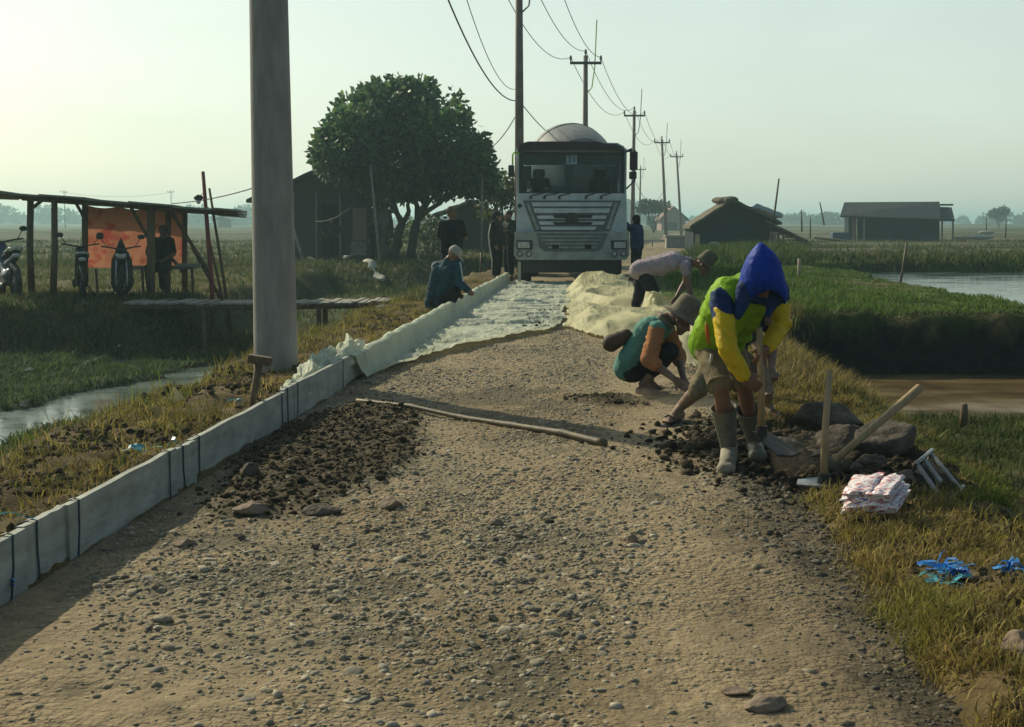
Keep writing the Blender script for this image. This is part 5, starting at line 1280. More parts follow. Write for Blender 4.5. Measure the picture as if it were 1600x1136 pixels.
def head_prims(pr, h, fwd, up=(0, 0, 1), s=1.0):
    fwd = Vector(fwd).normalized(); up = Vector(up); up = (up - fwd * up.dot(fwd)).normalized(); rt = fwd.cross(up)
    q = Matrix((rt, fwd, up)).transposed().to_quaternion()
    P = lambda x, y, z: h + rt * x * s + fwd * y * s + up * z * s
    pr += [('e', P(0, -.012, .03), (.074 * s, .092 * s, .088 * s), q), ('c', P(0, .035, -.02), .058 * s, P(0, .055, -.085), .034 * s),
           ('c', P(0, .088, .0), .012 * s, P(0, .108, -.035), .015 * s), ('c', P(-.035, .075, .028), .014 * s, P(.035, .075, .028), .014 * s),
           ('c', P(-.018, .085, -.063), .011 * s, P(.018, .085, -.063), .011 * s), ('e', P(-.077, -.005, -.01), (.012 * s, .022 * s, .032 * s), q), ('e', P(.077, -.005, -.01), (.012 * s, .022 * s, .032 * s), q),
           ('c', P(-.05, .03, -.04), .03 * s, P(-.02, .06, -.085), .026 * s), ('c', P(.05, .03, -.04), .03 * s, P(.02, .06, -.085), .026 * s)]
    return q, P
def bucket_hat(h, q, m, parent, s=1.0, brim=.15, name='hat', tall=.11):
    b = MB(); prof = [(.0001, .125 + tall - .02), (.06, .12 + tall - .022), (.083, .105 + tall - .03), (.092, .06 + tall - .06), (.098, .055), (brim * .85, .035), (brim, .018), (brim, .013), (.09, .045)]
    b.lathe((0, 0, 0), [(r * s, z * s) for r, z in prof], 26, sy=1.12)
    o = b.build(name, m, parent, True); o.location = h; o.rotation_mode = 'QUATERNION'; o.rotation_quaternion = q; return o
def person(loc, label, J, st, vox=.010, group=None):
    """J joint positions relative to loc; st clothing spec"""
    t = empty('person', loc, label, 'person', group)
    g = {k: Vector(v) for k, v in J.items()}
    s = st.get('s', 1.0); pr = []
    pe, ch, nk, hd = g['pelvis'], g['chest'], g['neck'], g['head']
    ac = (g['sh_r'] - g['sh_l']).normalized()
    for k in (-1, 1):
        pr.append(('c', pe + ac * k * .075 * s, .105 * s, ch + ac * k * .085 * s, .105 * s))
    pr.append(('c', g['sh_l'], .05 * s, g['sh_r'], .05 * s)); pr.append(('c', ch, .10 * s, nk, .055 * s)); pr.append(('c', nk, .052 * s, hd, .05 * s))
    q, P = head_prims(pr, hd, st['face'], st.get('up', (0, 0, 1)), s)
    for sd in 'lr':
        sh, el, wr = g['sh_' + sd], g['el_' + sd], g['wr_' + sd]
        pr += [('c', sh, .054 * s, sh.lerp(el, .5), .048 * s), ('c', sh.lerp(el, .5), .048 * s, el, .038 * s), ('c', el, .040 * s, el.lerp(wr, .3), .041 * s), ('c', el.lerp(wr, .3), .041 * s, wr, .026 * s)]
        hp = st.get('hand_' + sd)
        if hp: hand(pr, wr, hp[0], hp[1], hp[2], s, hp[3] if len(hp) > 3 else .6)
        else: hand(pr, wr, wr - el, (0, -1, .2), (0, -1, 0), s)
        hp_, kn, an, to = g['hip_' + sd], g['kn_' + sd], g['an_' + sd], g['toe_' + sd]
        pr += [('c', hp_, .088 * s, hp_.lerp(kn, .5), .074 * s), ('c', hp_.lerp(kn, .5), .074 * s, kn, .054 * s), ('c', kn, .054 * s, kn.lerp(an, .35), .055 * s), ('c', kn.lerp(an, .35), .055 * s, an, .036 * s)]
        f = (to - an); f.z = 0; f = f.normalized() if f.length > 1e-4 else V3(1, 0, 0); heel = V3(an.x, an.y, to.z) - f * .03
        lat = V3(-f.y, f.x, 0)
        pr += [('c', heel + V3(0, 0, .01), .034 * s, to + lat * .016 - f * .03, .026 * s), ('c', heel + V3(0, 0, .01), .034 * s, to - lat * .02 - f * .05, .024 * s), ('c', an, .036 * s, heel.lerp(to, .55) + V3(0, 0, .015), .03 * s)]
        for k, ex in ((.03, .02), (.012, .012), (-.004, .006), (-.018, -.006), (-.03, -.02)): pr.append(('c', to + lat * k * .9 - f * .05, .012 * s, to + lat * k + f * ex, .009 * s))
    blob('body', pr, vox, M[st.get('skin', 'skin')], t, 2)
    def torso(gr, lo=0.0, hi=1.0, shw=1.0):
        a, b = pe.lerp(ch, lo), pe.lerp(ch, hi); o = []
        for k in (-1, 1): o.append(('c', a + ac * k * .085 * s, (.105 + gr) * s, b + ac * k * .095 * s, (.105 + gr) * s))
        o.append(('c', g['sh_l'].lerp(g['sh_r'], .5 - .5 * shw), (.055 + gr) * s, g['sh_r'].lerp(g['sh_l'], .5 - .5 * shw), (.055 + gr) * s)); o.append(('c', ch, (.10 + gr) * s, nk.lerp(ch, .25), (.062 + gr * .6) * s)); return o
    def sleeve(sd, gr, fr):
        sh, el, wr = g['sh_' + sd], g['el_' + sd], g['wr_' + sd]; o = [('c', sh, (.058 + gr) * s, sh.lerp(el, min(1, fr)), (.046 + gr) * s)]
        if fr > 1: o.append(('c', el, (.046 + gr) * s, el.lerp(wr, fr - 1), (.036 + gr) * s))
        return o
    def leg(sd, gr, fr):
        a, k, n = g['hip_' + sd], g['kn_' + sd], g['an_' + sd]; o = [('c', a, (.092 + gr) * s, a.lerp(k, min(1, fr)), (.066 + gr) * s)]
        if fr > 1: o.append(('c', k, (.064 + gr) * s, k.lerp(n, fr - 1), (.048 + gr) * s))
        return o
    for i, spec in enumerate(st['wear']):
        kind, m = spec[0], M[spec[1]]; pr = []
        if kind == 'shirt': pr = torso(.018, spec[3] if len(spec) > 3 else .05) + sleeve('l', .012, spec[2]) + sleeve('r', .012, spec[2]); nm = 'shirt'
        elif kind == 'vest': pr = torso(.044, spec[2], 1.0, .72); pr += [('c', pe.lerp(ch, .0) - ac * .10 * s, .135 * s, pe.lerp(ch, .3) - ac * .09 * s, .125 * s), ('c', pe + ac * .09 * s, .13 * s, pe.lerp(ch, .3) + ac * .09 * s, .125 * s)]; nm = 'vest'
        elif kind == 'jacket': pr = torso(.014, .2) + sleeve('l', .026, .30) + sleeve('r', .026, .30); nm = 'jacket'
        elif kind == 'sleeves':
            for sd in 'lr':
                sh, el, wr = g['sh_' + sd], g['el_' + sd], g['wr_' + sd]; a = sh.lerp(el, spec[3])
                blob('sleeve', [('c', a, (.052 + spec[4]) * s, el, (.046 + spec[4]) * s), ('c', el, (.046 + spec[4]) * s, el.lerp(wr, spec[2]), (.036 + spec[4]) * s)], vox, m, t, 2, .014, 17, i)
            continue
        elif kind == 'trousers':
            lg = .016 if spec[2] > 1.3 else .006; pr = leg('l', lg, spec[2]) + leg('r', lg, spec[2])
            for k in (-1, 1): pr.append(('c', pe + ac * k * .075 * s, .112 * s, pe.lerp(ch, .22) + ac * k * .085 * s, .112 * s))
            nm = 'trousers' if spec[2] > 1.3 else 'shorts'
        blob(nm, pr, vox, m, t, 3, .020 if kind == 'vest' else .015, 8 if kind == 'vest' else 13, i * 7 + 1)
    ht = st.get('hat')
    if ht:
        if ht[0] == 'bucket': bucket_hat(P(0, -.01, .0), q, M[ht[1]], t, s * 1.08, ht[2] if len(ht) > 2 else .15)
        elif ht[0] == 'cap':
            b = MB(); b.lathe((0, 0, .0), [(.0001, .135), (.045, .128), (.075, .10), (.088, .06), (.092, .02), (.086, .02)], 20, sy=1.15)
            b.add([(-.07, .06, .035), (.07, .06, .035), (.06, .15, .01), (0, .175, .008), (-.06, .15, .01), (-.07, .06, .025), (.07, .06, .025), (.06, .15, .0), (0, .175, -.002), (-.06, .15, .0)], [(0, 1, 2, 3, 4), (9, 8, 7, 6, 5), (0, 5, 6, 1), (1, 6, 7, 2), (2, 7, 8, 3), (3, 8, 9, 4), (4, 9, 5, 0)])
            o = b.build('cap', M[ht[1]], t, True); o.location = P(0, -.01, .01); o.rotation_mode = 'QUATERNION'; o.rotation_quaternion = q; o.scale = (s * 1.05,) * 3
        elif ht[0] == 'wrap':
            blob('head_wrap', [('e', P(0, -.02, .045), (.092 * s, .108 * s, .09 * s), q), ('c', P(0, -.07, .0), .06 * s, nk + (hd - nk) * .1, .08 * s)], max(vox, .009), M[ht[1]], t, 2, .008, 20)
    else:
        blob('hair', [('e', P(0, -.022, .048), (.080 * s, .092 * s, .082 * s), q)], max(vox, .01), M['hair'], t, 1, .006, 40)
    return t, g, P, q
def stand(h=1.65, yaw=0.0, bend=0.0, arms='down', sx=.10):
    """upright figure facing +X rotated by yaw"""
    k = h / 1.70; c, s_ = math.cos(yaw), math.sin(yaw)
    def T(f, l, z): return (f * k * c - l * k * s_, f * k * s_ + l * k * c, z * k)
    J = dict(pelvis=T(0, 0, .95), chest=T(.01, 0, 1.30), neck=T(.0, 0, 1.47), head=T(.03, 0, 1.58), sh_l=T(0, .18, 1.40), sh_r=T(0, -.18, 1.40), hip_l=T(0, .09, .90), hip_r=T(0, -.09, .90),
             kn_l=T(.03, sx, .50), kn_r=T(.03, -sx, .50), an_l=T(0, sx + .01, .09), an_r=T(0, -sx - .01, .09), toe_l=T(.17, sx + .04, .025), toe_r=T(.17, -sx - .04, .025))
    if arms == 'down': J.update(el_l=T(-.03, .24, 1.12), el_r=T(-.03, -.24, 1.12), wr_l=T(.08, .25, .88), wr_r=T(.08, -.25, .88))
    elif arms == 'front': J.update(el_l=T(.02, .27, 1.14), el_r=T(.02, -.27, 1.14), wr_l=T(.22, .12, 1.2), wr_r=T(.22, -.12, 1.16))
    elif arms == 'hips': J.update(el_l=T(-.06, .40, 1.18), el_r=T(-.06, -.40, 1.18), wr_l=T(.03, .22, 1.02), wr_r=T(.03, -.22, 1.02))
    elif arms == 'up': J.update(el_l=T(.1, .33, 1.42), el_r=T(.1, -.30, 1.25), wr_l=T(.25, .18, 1.52), wr_r=T(.26, -.15, 1.32))
    return J
fc = lambda yaw, z=-.1: (math.cos(yaw), math.sin(yaw), z)

# 1. hooded digger (near right)
Y0 = 7.6
def rel(px, py, Y, o): return tuple(at(px, py, Y) - o)
o = Vector((1.34, Y0, 0.0))
J = dict(pelvis=rel(1122, 532, 7.72, o), chest=rel(1158, 462, 7.46, o), neck=rel(1176, 440, 7.36, o), head=rel(1193, 436, 7.24, o),
         sh_l=rel(1128, 470, 7.30, o), el_l=rel(1136, 545, 7.14, o), wr_l=rel(1164, 592, 7.18, o),
         sh_r=rel(1212, 450, 7.60, o), el_r=rel(1222, 505, 7.50, o), wr_r=rel(1197, 545, 7.32, o),
         hip_l=rel(1108, 548, 7.64, o), kn_l=rel(1126, 606, 7.38, o), an_l=rel(1139, 700, 7.50, o), toe_l=rel(1134, 733, 7.26, o),
         hip_r=rel(1143, 545, 7.84, o), kn_r=rel(1163, 604, 7.60, o), an_r=rel(1180, 692, 7.82, o), toe_r=rel(1184, 722, 7.58, o))
J['toe_l'] = (J['toe_l'][0], J['toe_l'][1], .03); J['toe_r'] = (J['toe_r'][0], J['toe_r'][1], .05)
t, g, P, q = person(o, 'digging worker in blue hood, yellow sleeves, green vest and rubber boots', J,
    dict(face=(.25, -.62, -.95), up=(.25, -.7, .7), skin='skin', s=.88, wear=[('jacket', 'navy'), ('sleeves', 'yellow', .86, .27, .014), ('trousers', 'khaki', .92), ('vest', 'hivis', .02)],
         hand_l=((.55, -.1, -.35), (.3, .9, -.1), (0, 0, 1), 1.0), hand_r=((-.4, -.1, -.75), (-.3, .9, 0), (.2, 0, 1), 1.0)), .0085)
# hood: shell open toward the face
hd = g['head']
fw = Vector((.15, -.62, -.85)).normalized()
rows = [(379, 1187, 1191), (381, 1184, 1195), (385, 1180, 1199), (391, 1175, 1206), (400, 1169, 1213), (410, 1164, 1218), (421, 1160, 1221), (432, 1157, 1224), (442, 1155, 1227), (452, 1156, 1229), (460, 1159, 1229), (467, 1163, 1227)]
ry_ = np.linspace(379, 467, 34); nA = 48
ca_ = np.interp(ry_, [r[0] for r in rows], [(r[1] + r[2]) / 2 for r in rows]); hw_ = np.interp(ry_, [r[0] for r in rows], [(r[2] - r[1]) / 2 for r in rows]) / 276.0
V = []
for i_, py in enumerate(ry_):
    cY = 7.235 + .05 * (i_ / 33) ** 2 - .02 * (1 - i_ / 33)
    c_ = at(ca_[i_], py, cY); t_ = i_ / 33
    for k_ in range(nA):
        a_ = 2 * math.pi * k_ / nA
        cr_ = float(fbm(np.array([math.cos(a_) * 1.6 + 3 + t_]), np.array([math.sin(a_) * 1.6 + t_ * .7]), 3, 515)[0]); cr2 = float(fbm(np.array([math.cos(a_) * 4 + 3]), np.array([math.sin(a_) * 4 + t_ * 2]), 2, 517)[0])
        f_ = 1 + (.09 * cr_ + .05 * (1 - abs(cr2) * 2.4)) * min(1, t_ * 3)
        fr_ = max(0, -math.sin(a_))            # side facing the camera: rim lifts to show the face opening
        V.append(c_ + V3(math.cos(a_) * hw_[i_] * f_, math.sin(a_) * hw_[i_] * 1.12 * f_, .055 * fr_ ** 1.5 * t_ ** 3 - .03 * t_ ** 4 * abs(math.cos(a_))) - o)
Fh = [(r_ * nA + k_, r_ * nA + (k_ + 1) % nA, (r_ + 1) * nA + (k_ + 1) % nA, (r_ + 1) * nA + k_) for r_ in range(33) for k_ in range(nA)]
hb_ = MB(); hb_.add(V, Fh + [tuple(range(nA))]); hood = hb_.build('hood', M['blue'], t, True)
md = hood.modifiers.new('thick', 'SOLIDIFY'); md.thickness = .012; md.offset = -1
blob('collar', [('c', Vector(rel(1166, 452, 7.24, o)), .06, Vector(rel(1153, 494, 7.22, o)), .022), ('c', Vector(rel(1168, 456, 7.30, o)), .06, Vector(rel(1208, 466, 7.30, o)), .055), ('c', Vector(rel(1210, 466, 7.30, o)), .04, Vector(rel(1200, 492, 7.26, o)), .02)], .01, M['navy'], t, 2, .006, 15)
vest = [c_ for c_ in t.children if c_.name.startswith('vest')][0]
def on_skin(ob, px, py):
    d_ = (at(px, py, 10.0) - Vector((0, 0, CAM_H))).normalized(); k_, p_, n_, f_ = ob.ray_cast(Vector((0, 0, CAM_H)) - o, d_)
    return p_ if k_ else Vector(rel(px, py, 7.4, o))
for nm_, mm_, L_ in (('orange_stripe', 'orange', ((1104, 505), (1105, 516), (1106, 527), (1108, 538))), ('reflective_band', 'white', ((1093, 540), (1104, 545), (1120, 546), (1135, 546)))):
    if nm_ == 'reflective_band': continue
    P_ = [on_skin(vest, *q_) + V3(.004, .007, 0) for q_ in L_]
    MB().tube([p_ + V3(-.002, -.004, 0) for p_ in P_], [.009, .013, .013, .009], 8, sq=.9).build(nm_, M[mm_], t, True)
for sd in 'lr':
    an, to, kn = g['an_' + sd], g['toe_' + sd], g['kn_' + sd]
    ax = (kn - an).normalized().to_track_quat('Z', 'Y'); L_ = (kn - an).length
    bt = MB().lathe(an, [(.052, -.03), (.050, .02), (.058, .10), (.070, .20), (.076, .27), (.079, .275), (.070, .27), (.062, .18), (.05, .08)], 22, ax).build('boot', M['boot'], t, True)
    f = to - an; f.z = 0; f.normalize(); lat = V3(-f.y, f.x, 0); h0 = V3(an.x, an.y, to.z)
    blob('foot', [('c', an + V3(0, 0, .02), .053, h0 - f * .03 + V3(0, 0, .015), .048), ('c', h0 - f * .03 + V3(0, 0, .005), .044, to - f * .02 + lat * .012, .043), ('c', an - V3(0, 0, .02), .05, to - f * .06 + V3(0, 0, .02), .045), ('c', h0 + V3(0, 0, 0), .042, to - lat * .015 - f * .02, .042)], .009, M['bootdust' if sd == 'l' else 'boot'], bt, 2)
for sd in 'lr':
    kk = g['hip_' + sd].lerp(g['kn_' + sd], .93); ax = (g['hip_' + sd] - g['kn_' + sd]).normalized().to_track_quat('Z', 'Y')
    ring = [kk + ax @ Vector((.066 * math.cos(a), .066 * math.sin(a), .006 * math.sin(3 * a))) for a in np.linspace(0, 6.2832, 22)]
    MB().tube(ring, .013, 7, cap=False).build('rolled_cuff', M['khaki'], t, True)
MB().tube([rel(1112, 553, 7.46, o), rel(1110, 570, 7.45, o)], .009, 6).build('waist_cord', M['rag'], t, True)
# his hoe
a, c = at(1186, 512, 7.30), at(1190, 676, 7.36)
t = empty('hoe', c, 'hoe with pale handle and dark blade gripped by the hooded digger', 'hoe')
MB().tube([a - c, (a - c) * .5 + V3(.004, 0, 0), V3(0, 0, -.02)], [.017, .021, .023], 12).build('handle', M['handle'], t, True)
d = at(1238, 712, 7.10) - c
b = MB(); n = d.normalized(); sd_ = n.cross(V3(0, 0, 1)).normalized()
b.add([-n * .03 + sd_ * .05, -n * .03 - sd_ * .05, d * .9 - sd_ * .085, d * 1.0, d * .9 + sd_ * .085] + [x - V3(0, 0, .010) for x in (-n * .03 + sd_ * .05, -n * .03 - sd_ * .05, d * .9 - sd_ * .085, d * 1.0, d * .9 + sd_ * .085)], [(0, 1, 2, 3, 4), (9, 8, 7, 6, 5)] + [(i, (i + 1) % 5, 5 + (i + 1) % 5, 5 + i) for i in range(5)]); b.lathe((0, 0, -.05), [(.034, 0), (.034, .09), (.024, .09), (.024, 0)], 12)
b.build('blade', M['darksteel'], t)

# 2. man behind, stepping wide, mostly hidden
o = Vector((1.5, 9.3, 0))
J = dict(pelvis=rel(1132, 548, 9.4, o), chest=rel(1178, 490, 9.3, o), neck=rel(1198, 478, 9.25, o), head=rel(1206, 482, 9.1, o), sh_l=rel(1172, 500, 9.05, o), el_l=rel(1186, 548, 8.9, o), wr_l=rel(1196, 590, 8.85, o), sh_r=rel(1192, 480, 9.5, o), el_r=rel(1206, 530, 9.4, o), wr_r=rel(1206, 580, 9.1, o),
         hip_l=rel(1118, 566, 9.3, o), kn_l=rel(1088, 612, 9.15, o), an_l=rel(1062, 650, 9.28, o), toe_l=rel(1040, 662, 9.05, o), hip_r=rel(1150, 560, 9.5, o), kn_r=rel(1196, 592, 9.2, o), an_r=rel(1200, 640, 9.45, o), toe_r=rel(1214, 650, 9.3, o))
J['kn_l'] = tuple(Vector(J['kn_l'])); J['toe_l'] = (J['toe_l'][0], J['toe_l'][1], .035); J['an_l'] = (J['an_l'][0], J['an_l'][1], .10); J['toe_r'] = (J['toe_r'][0], J['toe_r'][1], .035); J['an_r'] = (J['an_r'][0], J['an_r'][1], .10)
t, g, P, q = person(o, 'bare legged worker in khaki shorts and sandals behind the hooded digger', J, dict(face=(.7, -.3, -.8), up=(.6, 0, .6), skin='dusty', s=.95, wear=[('trousers', 'khaki', .98), ('shirt', 'dkgreen', .6)]), .0095)
for sd in 'lr':
    an, to = g['an_' + sd], g['toe_' + sd]; f = to - an; f.z = 0; f.normalize(); lat = V3(-f.y, f.x, 0); h0 = V3(an.x, an.y, .006)
    sl_ = blob('sandal', [('c', h0 - f * .03, .040, V3(to.x, to.y, .006) + f * .02, .042)], .007, M['plastic'], t, 1)
    sl_.data.transform(Matrix.Diagonal((1, 1, .22, 1))); 
    b = MB(); m_ = V3(to.x, to.y, 0) - f * .06
    b.tube([m_ - lat * .045 + V3(0, 0, .01), m_ - lat * .03 + V3(0, 0, .06), m_ + f * .01 + V3(0, 0, .072), m_ + lat * .03 + V3(0, 0, .055), m_ + lat * .045 + V3(0, 0, .01)], .007, 6); b.build('sandal_strap', M['plastic'], sl_, True)

# 3. crouching man in teal shirt
o = Vector((1.1, 10.8, 0))
Yc = 10.8
J = dict(pelvis=rel(984, 572, Yc, o), chest=rel(1018, 517, Yc - .04, o), neck=rel(1040, 498, Yc - .06, o), head=rel(1063, 500, Yc - .1, o),
         sh_l=rel(1026, 515, Yc - .22, o), el_l=rel(1014, 562, Yc - .36, o), wr_l=rel(1056, 594, Yc - .45, o), sh_r=rel(1040, 512, Yc + .16, o), el_r=rel(1060, 555, Yc + .2, o), wr_r=rel(1068, 592, Yc - .1, o),
         hip_l=rel(988, 578, Yc - .1, o), kn_l=rel(1040, 551, Yc - .16, o), an_l=rel(1004, 603, Yc - .14, o), toe_l=rel(1030, 614, Yc - .16, o), hip_r=rel(990, 576, Yc + .1, o), kn_r=rel(1046, 548, Yc + .14, o), an_r=rel(1012, 600, Yc + .12, o), toe_r=rel(1038, 610, Yc + .12, o))
for k in ('l', 'r'): J['toe_' + k] = (J['toe_' + k][0], J['toe_' + k][1], .03); J['an_' + k] = (J['an_' + k][0], J['an_' + k][1], .10)
t, g, P, q = person(o, 'crouching worker in teal shirt with orange sleeves and brown bucket hat', J, dict(face=(.86, -.25, -.55), up=(.5, 0, .8), skin='dusty', s=.97, wear=[('shirt', 'teal', .25, .0), ('sleeves', 'rust', .22, .05, .022), ('trousers', 'black', 1.55)], hat=('bucket', 'brownhat', .155)), .009)
pb = blob('waist_pouch', [('c', V3(*rel(978, 524, Yc - .1, o)), .055, V3(*rel(955, 536, Yc - .1, o)), .075)], .012, M['leather'], t, 3, .006)
blob('neck_cloth', [('c', g['neck'] + V3(-.04, -.08, .02), .03, g['neck'] + V3(.03, -.10, -.06), .022), ('c', g['neck'] + V3(-.04, -.08, .02), .03, g['neck'] + V3(-.05, .08, .03), .03)], .009, M['brownhat'], t, 2)

# 4. bending man in lavender
o = Vector((2.3, 20, 0)); Yl = 20.0
J = dict(pelvis=rel(1004, 420, Yl, o), chest=rel(1052, 408, Yl - .05, o), neck=rel(1080, 410, Yl - .1, o), head=rel(1098, 415, Yl - .15, o), sh_l=rel(1070, 416, Yl - .25, o), el_l=rel(1076, 446, Yl - .3, o), wr_l=rel(1082, 470, Yl - .35, o), sh_r=rel(1076, 410, Yl + .12, o), el_r=rel(1070, 442, Yl + .1, o), wr_r=rel(1056, 466, Yl - .1, o),
         hip_l=rel(1006, 428, Yl - .1, o), kn_l=rel(1022, 458, Yl - .2, o), an_l=rel(1008, 486, Yl - .1, o), toe_l=rel(1024, 492, Yl - .2, o), hip_r=rel(1002, 426, Yl + .1, o), kn_r=rel(1000, 456, Yl + .05, o), an_r=rel(992, 486, Yl + .15, o), toe_r=rel(1008, 491, Yl + .05, o))
for k in ('l', 'r'): J['toe_' + k] = (J['toe_' + k][0], J['toe_' + k][1], .03); J['an_' + k] = (J['an_' + k][0], J['an_' + k][1], .10)
person(o, 'bending worker in lavender shirt and dark trousers beside the cream sheet', J, dict(face=(.75, -.2, -.7), up=(.7, 0, .5), s=1.15, wear=[('shirt', 'lav', .35, -.1), ('trousers', 'black', 1.8)], hat=('bucket', 'olive', .115)), .012)

# 5. croucher behind the boards
o = Vector((-1.02, 19.3, .05)); Yk = 19.3
J = dict(pelvis=rel(684, 468, Yk + .1, o), chest=rel(694, 426, Yk, o), neck=rel(702, 404, Yk - .03, o), head=rel(709, 399, Yk - .06, o), sh_l=rel(682, 415, Yk + .1, o), el_l=rel(684, 446, Yk + .05, o), wr_l=rel(714, 460, Yk - .1, o), sh_r=rel(716, 414, Yk - .12, o), el_r=rel(718, 443, Yk - .2, o), wr_r=rel(733, 455, Yk - .35, o),
         hip_l=rel(680, 470, Yk + .1, o), kn_l=rel(702, 452, Yk + .25, o), an_l=rel(686, 482, Yk + .2, o), toe_l=rel(700, 488, Yk + .2, o), hip_r=rel(692, 470, Yk, o), kn_r=rel(712, 455, Yk - .15, o), an_r=rel(698, 486, Yk - .1, o), toe_r=rel(710, 490, Yk - .15, o))
t, g, P, q = person(o, 'crouching worker in dark teal jacket and pale cap behind the boards', J, dict(face=(.75, -.15, -.55), up=(.4, 0, .9), wear=[('shirt', 'dkteal', 1.85, -.12), ('trousers', 'black', 1.7)], hat=('cap', 'greycap')), .012)
for a, c, e in ((g['sh_r'], g['el_r'], g['wr_r']),):
    MB().tube([a + V3(.03, -.055, .045), a.lerp(c, .5) + V3(.05, -.05, 0), c + V3(.055, -.035, 0), c.lerp(e, .7) + V3(.05, -.02, .03)], .011, 6).build('sleeve_stripe', M['white'], t, True)
MB().tube([g['sh_l'] + V3(.02, -.06, .06), g['sh_l'] + V3(-.06, -.06, .01), g['el_l'] + V3(-.075, -.06, .1)], .011, 6).build('sleeve_stripe', M['white'], t, True)

# 6. standing man, back turned
person((-1.13, 24, .05), 'standing man in dark T-shirt and cap, back turned, behind the croucher', stand(1.66, R(75), arms='front'), dict(face=fc(R(60)), s=1.02, wear=[('shirt', 'black', .8, -.1), ('trousers', 'black', 1.8)], hat=('cap', 'olive')), .013)
# 7, 8. pair left of truck
t, g, P, q = person((-.38, 31.0, .06), 'man with white side stripes on his dark tracksuit left of the truck', stand(1.64, R(-20)), dict(face=fc(R(-10)), s=1.02, wear=[('shirt', 'black', 1.85, -.1), ('trousers', 'black', 1.8)], hat=('wrap', 'black')), .014)
MB().tube([g['sh_r'] + V3(-.07, -.03, .0), g['el_r'] + V3(-.075, -.03, 0), g['hip_r'] + V3(-.13, -.03, -.05), g['kn_r'] + V3(-.09, -.03, 0), g['an_r'] + V3(-.07, -.02, .05)], .014, 6).build('side_stripe', M['white'], t, True)
person((-.06, 31.6, .04), 'dark clothed man close to the truck, beside the man with stripes', stand(1.68, R(-150), arms='front'), dict(face=fc(R(-170)), s=1.02, wear=[('shirt', 'dkgreen', 1.7, -.1), ('trousers', 'black', 1.8)]), .014)
# 9. right of truck
person((3.17, 32.6, 0), 'man in dark blue clothes standing at the right side of the truck', stand(1.60, R(150), arms='up'), dict(face=fc(R(120), -.5), s=1.08, wear=[('shirt', 'navy', 1.85, -.15), ('trousers', 'black', 1.75)], hat=('wrap', 'black')), .014)
# 10-12. by the house
person(tuple(on(485, 398, 0.0)), 'dim figure standing in front of the dark doorway of the grey house', stand(1.62, R(-90)), dict(face=fc(R(-90)), wear=[('shirt', 'black', .7, -.1), ('trousers', 'black', 1.8)], hat=('wrap', 'black')), .018)
person((at(519, 399, 46.5)[0], 46.5, 0.0), 'dim figure with hands on hips before the plaster panel', stand(1.6, R(-90), arms='hips'), dict(face=fc(R(-90)), wear=[('shirt', 'dkgreen', .7, -.1), ('trousers', 'black', 1.8)]), .018)
person((at(586, 400, 45.5)[0], 45.5, 0.0), 'dim dark figure standing at the thin leaning pole by the tree', stand(1.62, R(-60)), dict(face=fc(R(-60)), wear=[('shirt', 'black', 1.7, -.1), ('trousers', 'black', 1.8)], hat=('cap', 'black')), .018)
# 13. sitting under the shelter
o = Vector((-6.95, 25.4, 0)); 
J = dict(pelvis=(.0, 0, .62), chest=(.04, -.06, .98), neck=(.06, -.08, 1.14), head=(.10, -.10, 1.25), sh_l=(-.15, -.06, 1.08), sh_r=(.22, -.04, 1.08), el_l=(-.22, -.14, .82), el_r=(.3, -.12, .82), wr_l=(-.05, -.3, .72), wr_r=(.15, -.32, .72), hip_l=(-.09, -.03, .60), hip_r=(.10, -.03, .60), kn_l=(-.12, -.44, .56), kn_r=(.14, -.44, .56), an_l=(-.12, -.44, .12), an_r=(.14, -.42, .12), toe_l=(-.13, -.6, .04), toe_r=(.15, -.58, .04))
person(o, 'dark clothed person sitting on the shelter bench before the orange sheet', J, dict(face=(.6, -.7, -.1), wear=[('shirt', 'black', .8, -.1), ('trousers', 'black', 1.8)], hat=('cap', 'leather')), .015)
# 14. driver (inside cab)
o = Vector((TX - .72, TYF + 1.1, 1.62))
J = dict(pelvis=(0, .05, .25), chest=(0, .03, .62), neck=(0, .0, .80), head=(0, -.04, .93), sh_l=(-.19, 0, .74), sh_r=(.19, 0, .74), el_l=(-.25, -.18, .52), el_r=(.25, -.18, .52), wr_l=(-.17, -.42, .58), wr_r=(.17, -.42, .58), hip_l=(-.1, 0, .2), hip_r=(.1, 0, .2), kn_l=(-.12, -.42, .22), kn_r=(.12, -.42, .22), an_l=(-.12, -.5, -.25), an_r=(.12, -.5, -.25), toe_l=(-.12, -.68, -.3), toe_r=(.12, -.68, -.3))
person(o, 'driver sitting behind the left half of the truck windscreen', J, dict(face=(0.1, -1, 0), wear=[('shirt', 'dkgreen', .6, 0), ('trousers', 'black', 1.7)]), .016)

# ------------------------------------------------------------------ tools and small things
def toolhead(t, pts, th, m, name):
    b = MB(); n = len(pts); b.add([Vector(p) for p in pts] + [Vector(p) - V3(0, 0, th) for p in pts], [tuple(range(n)), tuple(range(2 * n - 1, n - 1, -1))] + [(i, (i + 1) % n, n + (i + 1) % n, n + i) for i in range(n)]); return b.build(name, m, t)
# upright hoe by rocks
c = on(1287, 757, .03); a = at(1296, 578, c.y + .12)
t = empty('hoe', c, 'hoe standing upright with its blade on the ground before the boulders', 'hoe')
MB().tube([a - c, (a - c) * .5 + V3(-.006, 0, 0), V3(0, 0, -.02)], [.017, .020, .024], 12).build('handle', M['handle'], t, True)
toolhead(t, [(-.16, -.05, .012), (-.13, .05, .02), (.0, .07, .03), (.10, .05, .02), (.13, -.06, .008), (.0, -.08, .006)], .008, M['steel'], 'blade')
MB().lathe((0, 0, -.02), [(.036, 0), (.034, .08), (.026, .08), (.026, 0)], 12).build('socket', M['darksteel'], t, True)
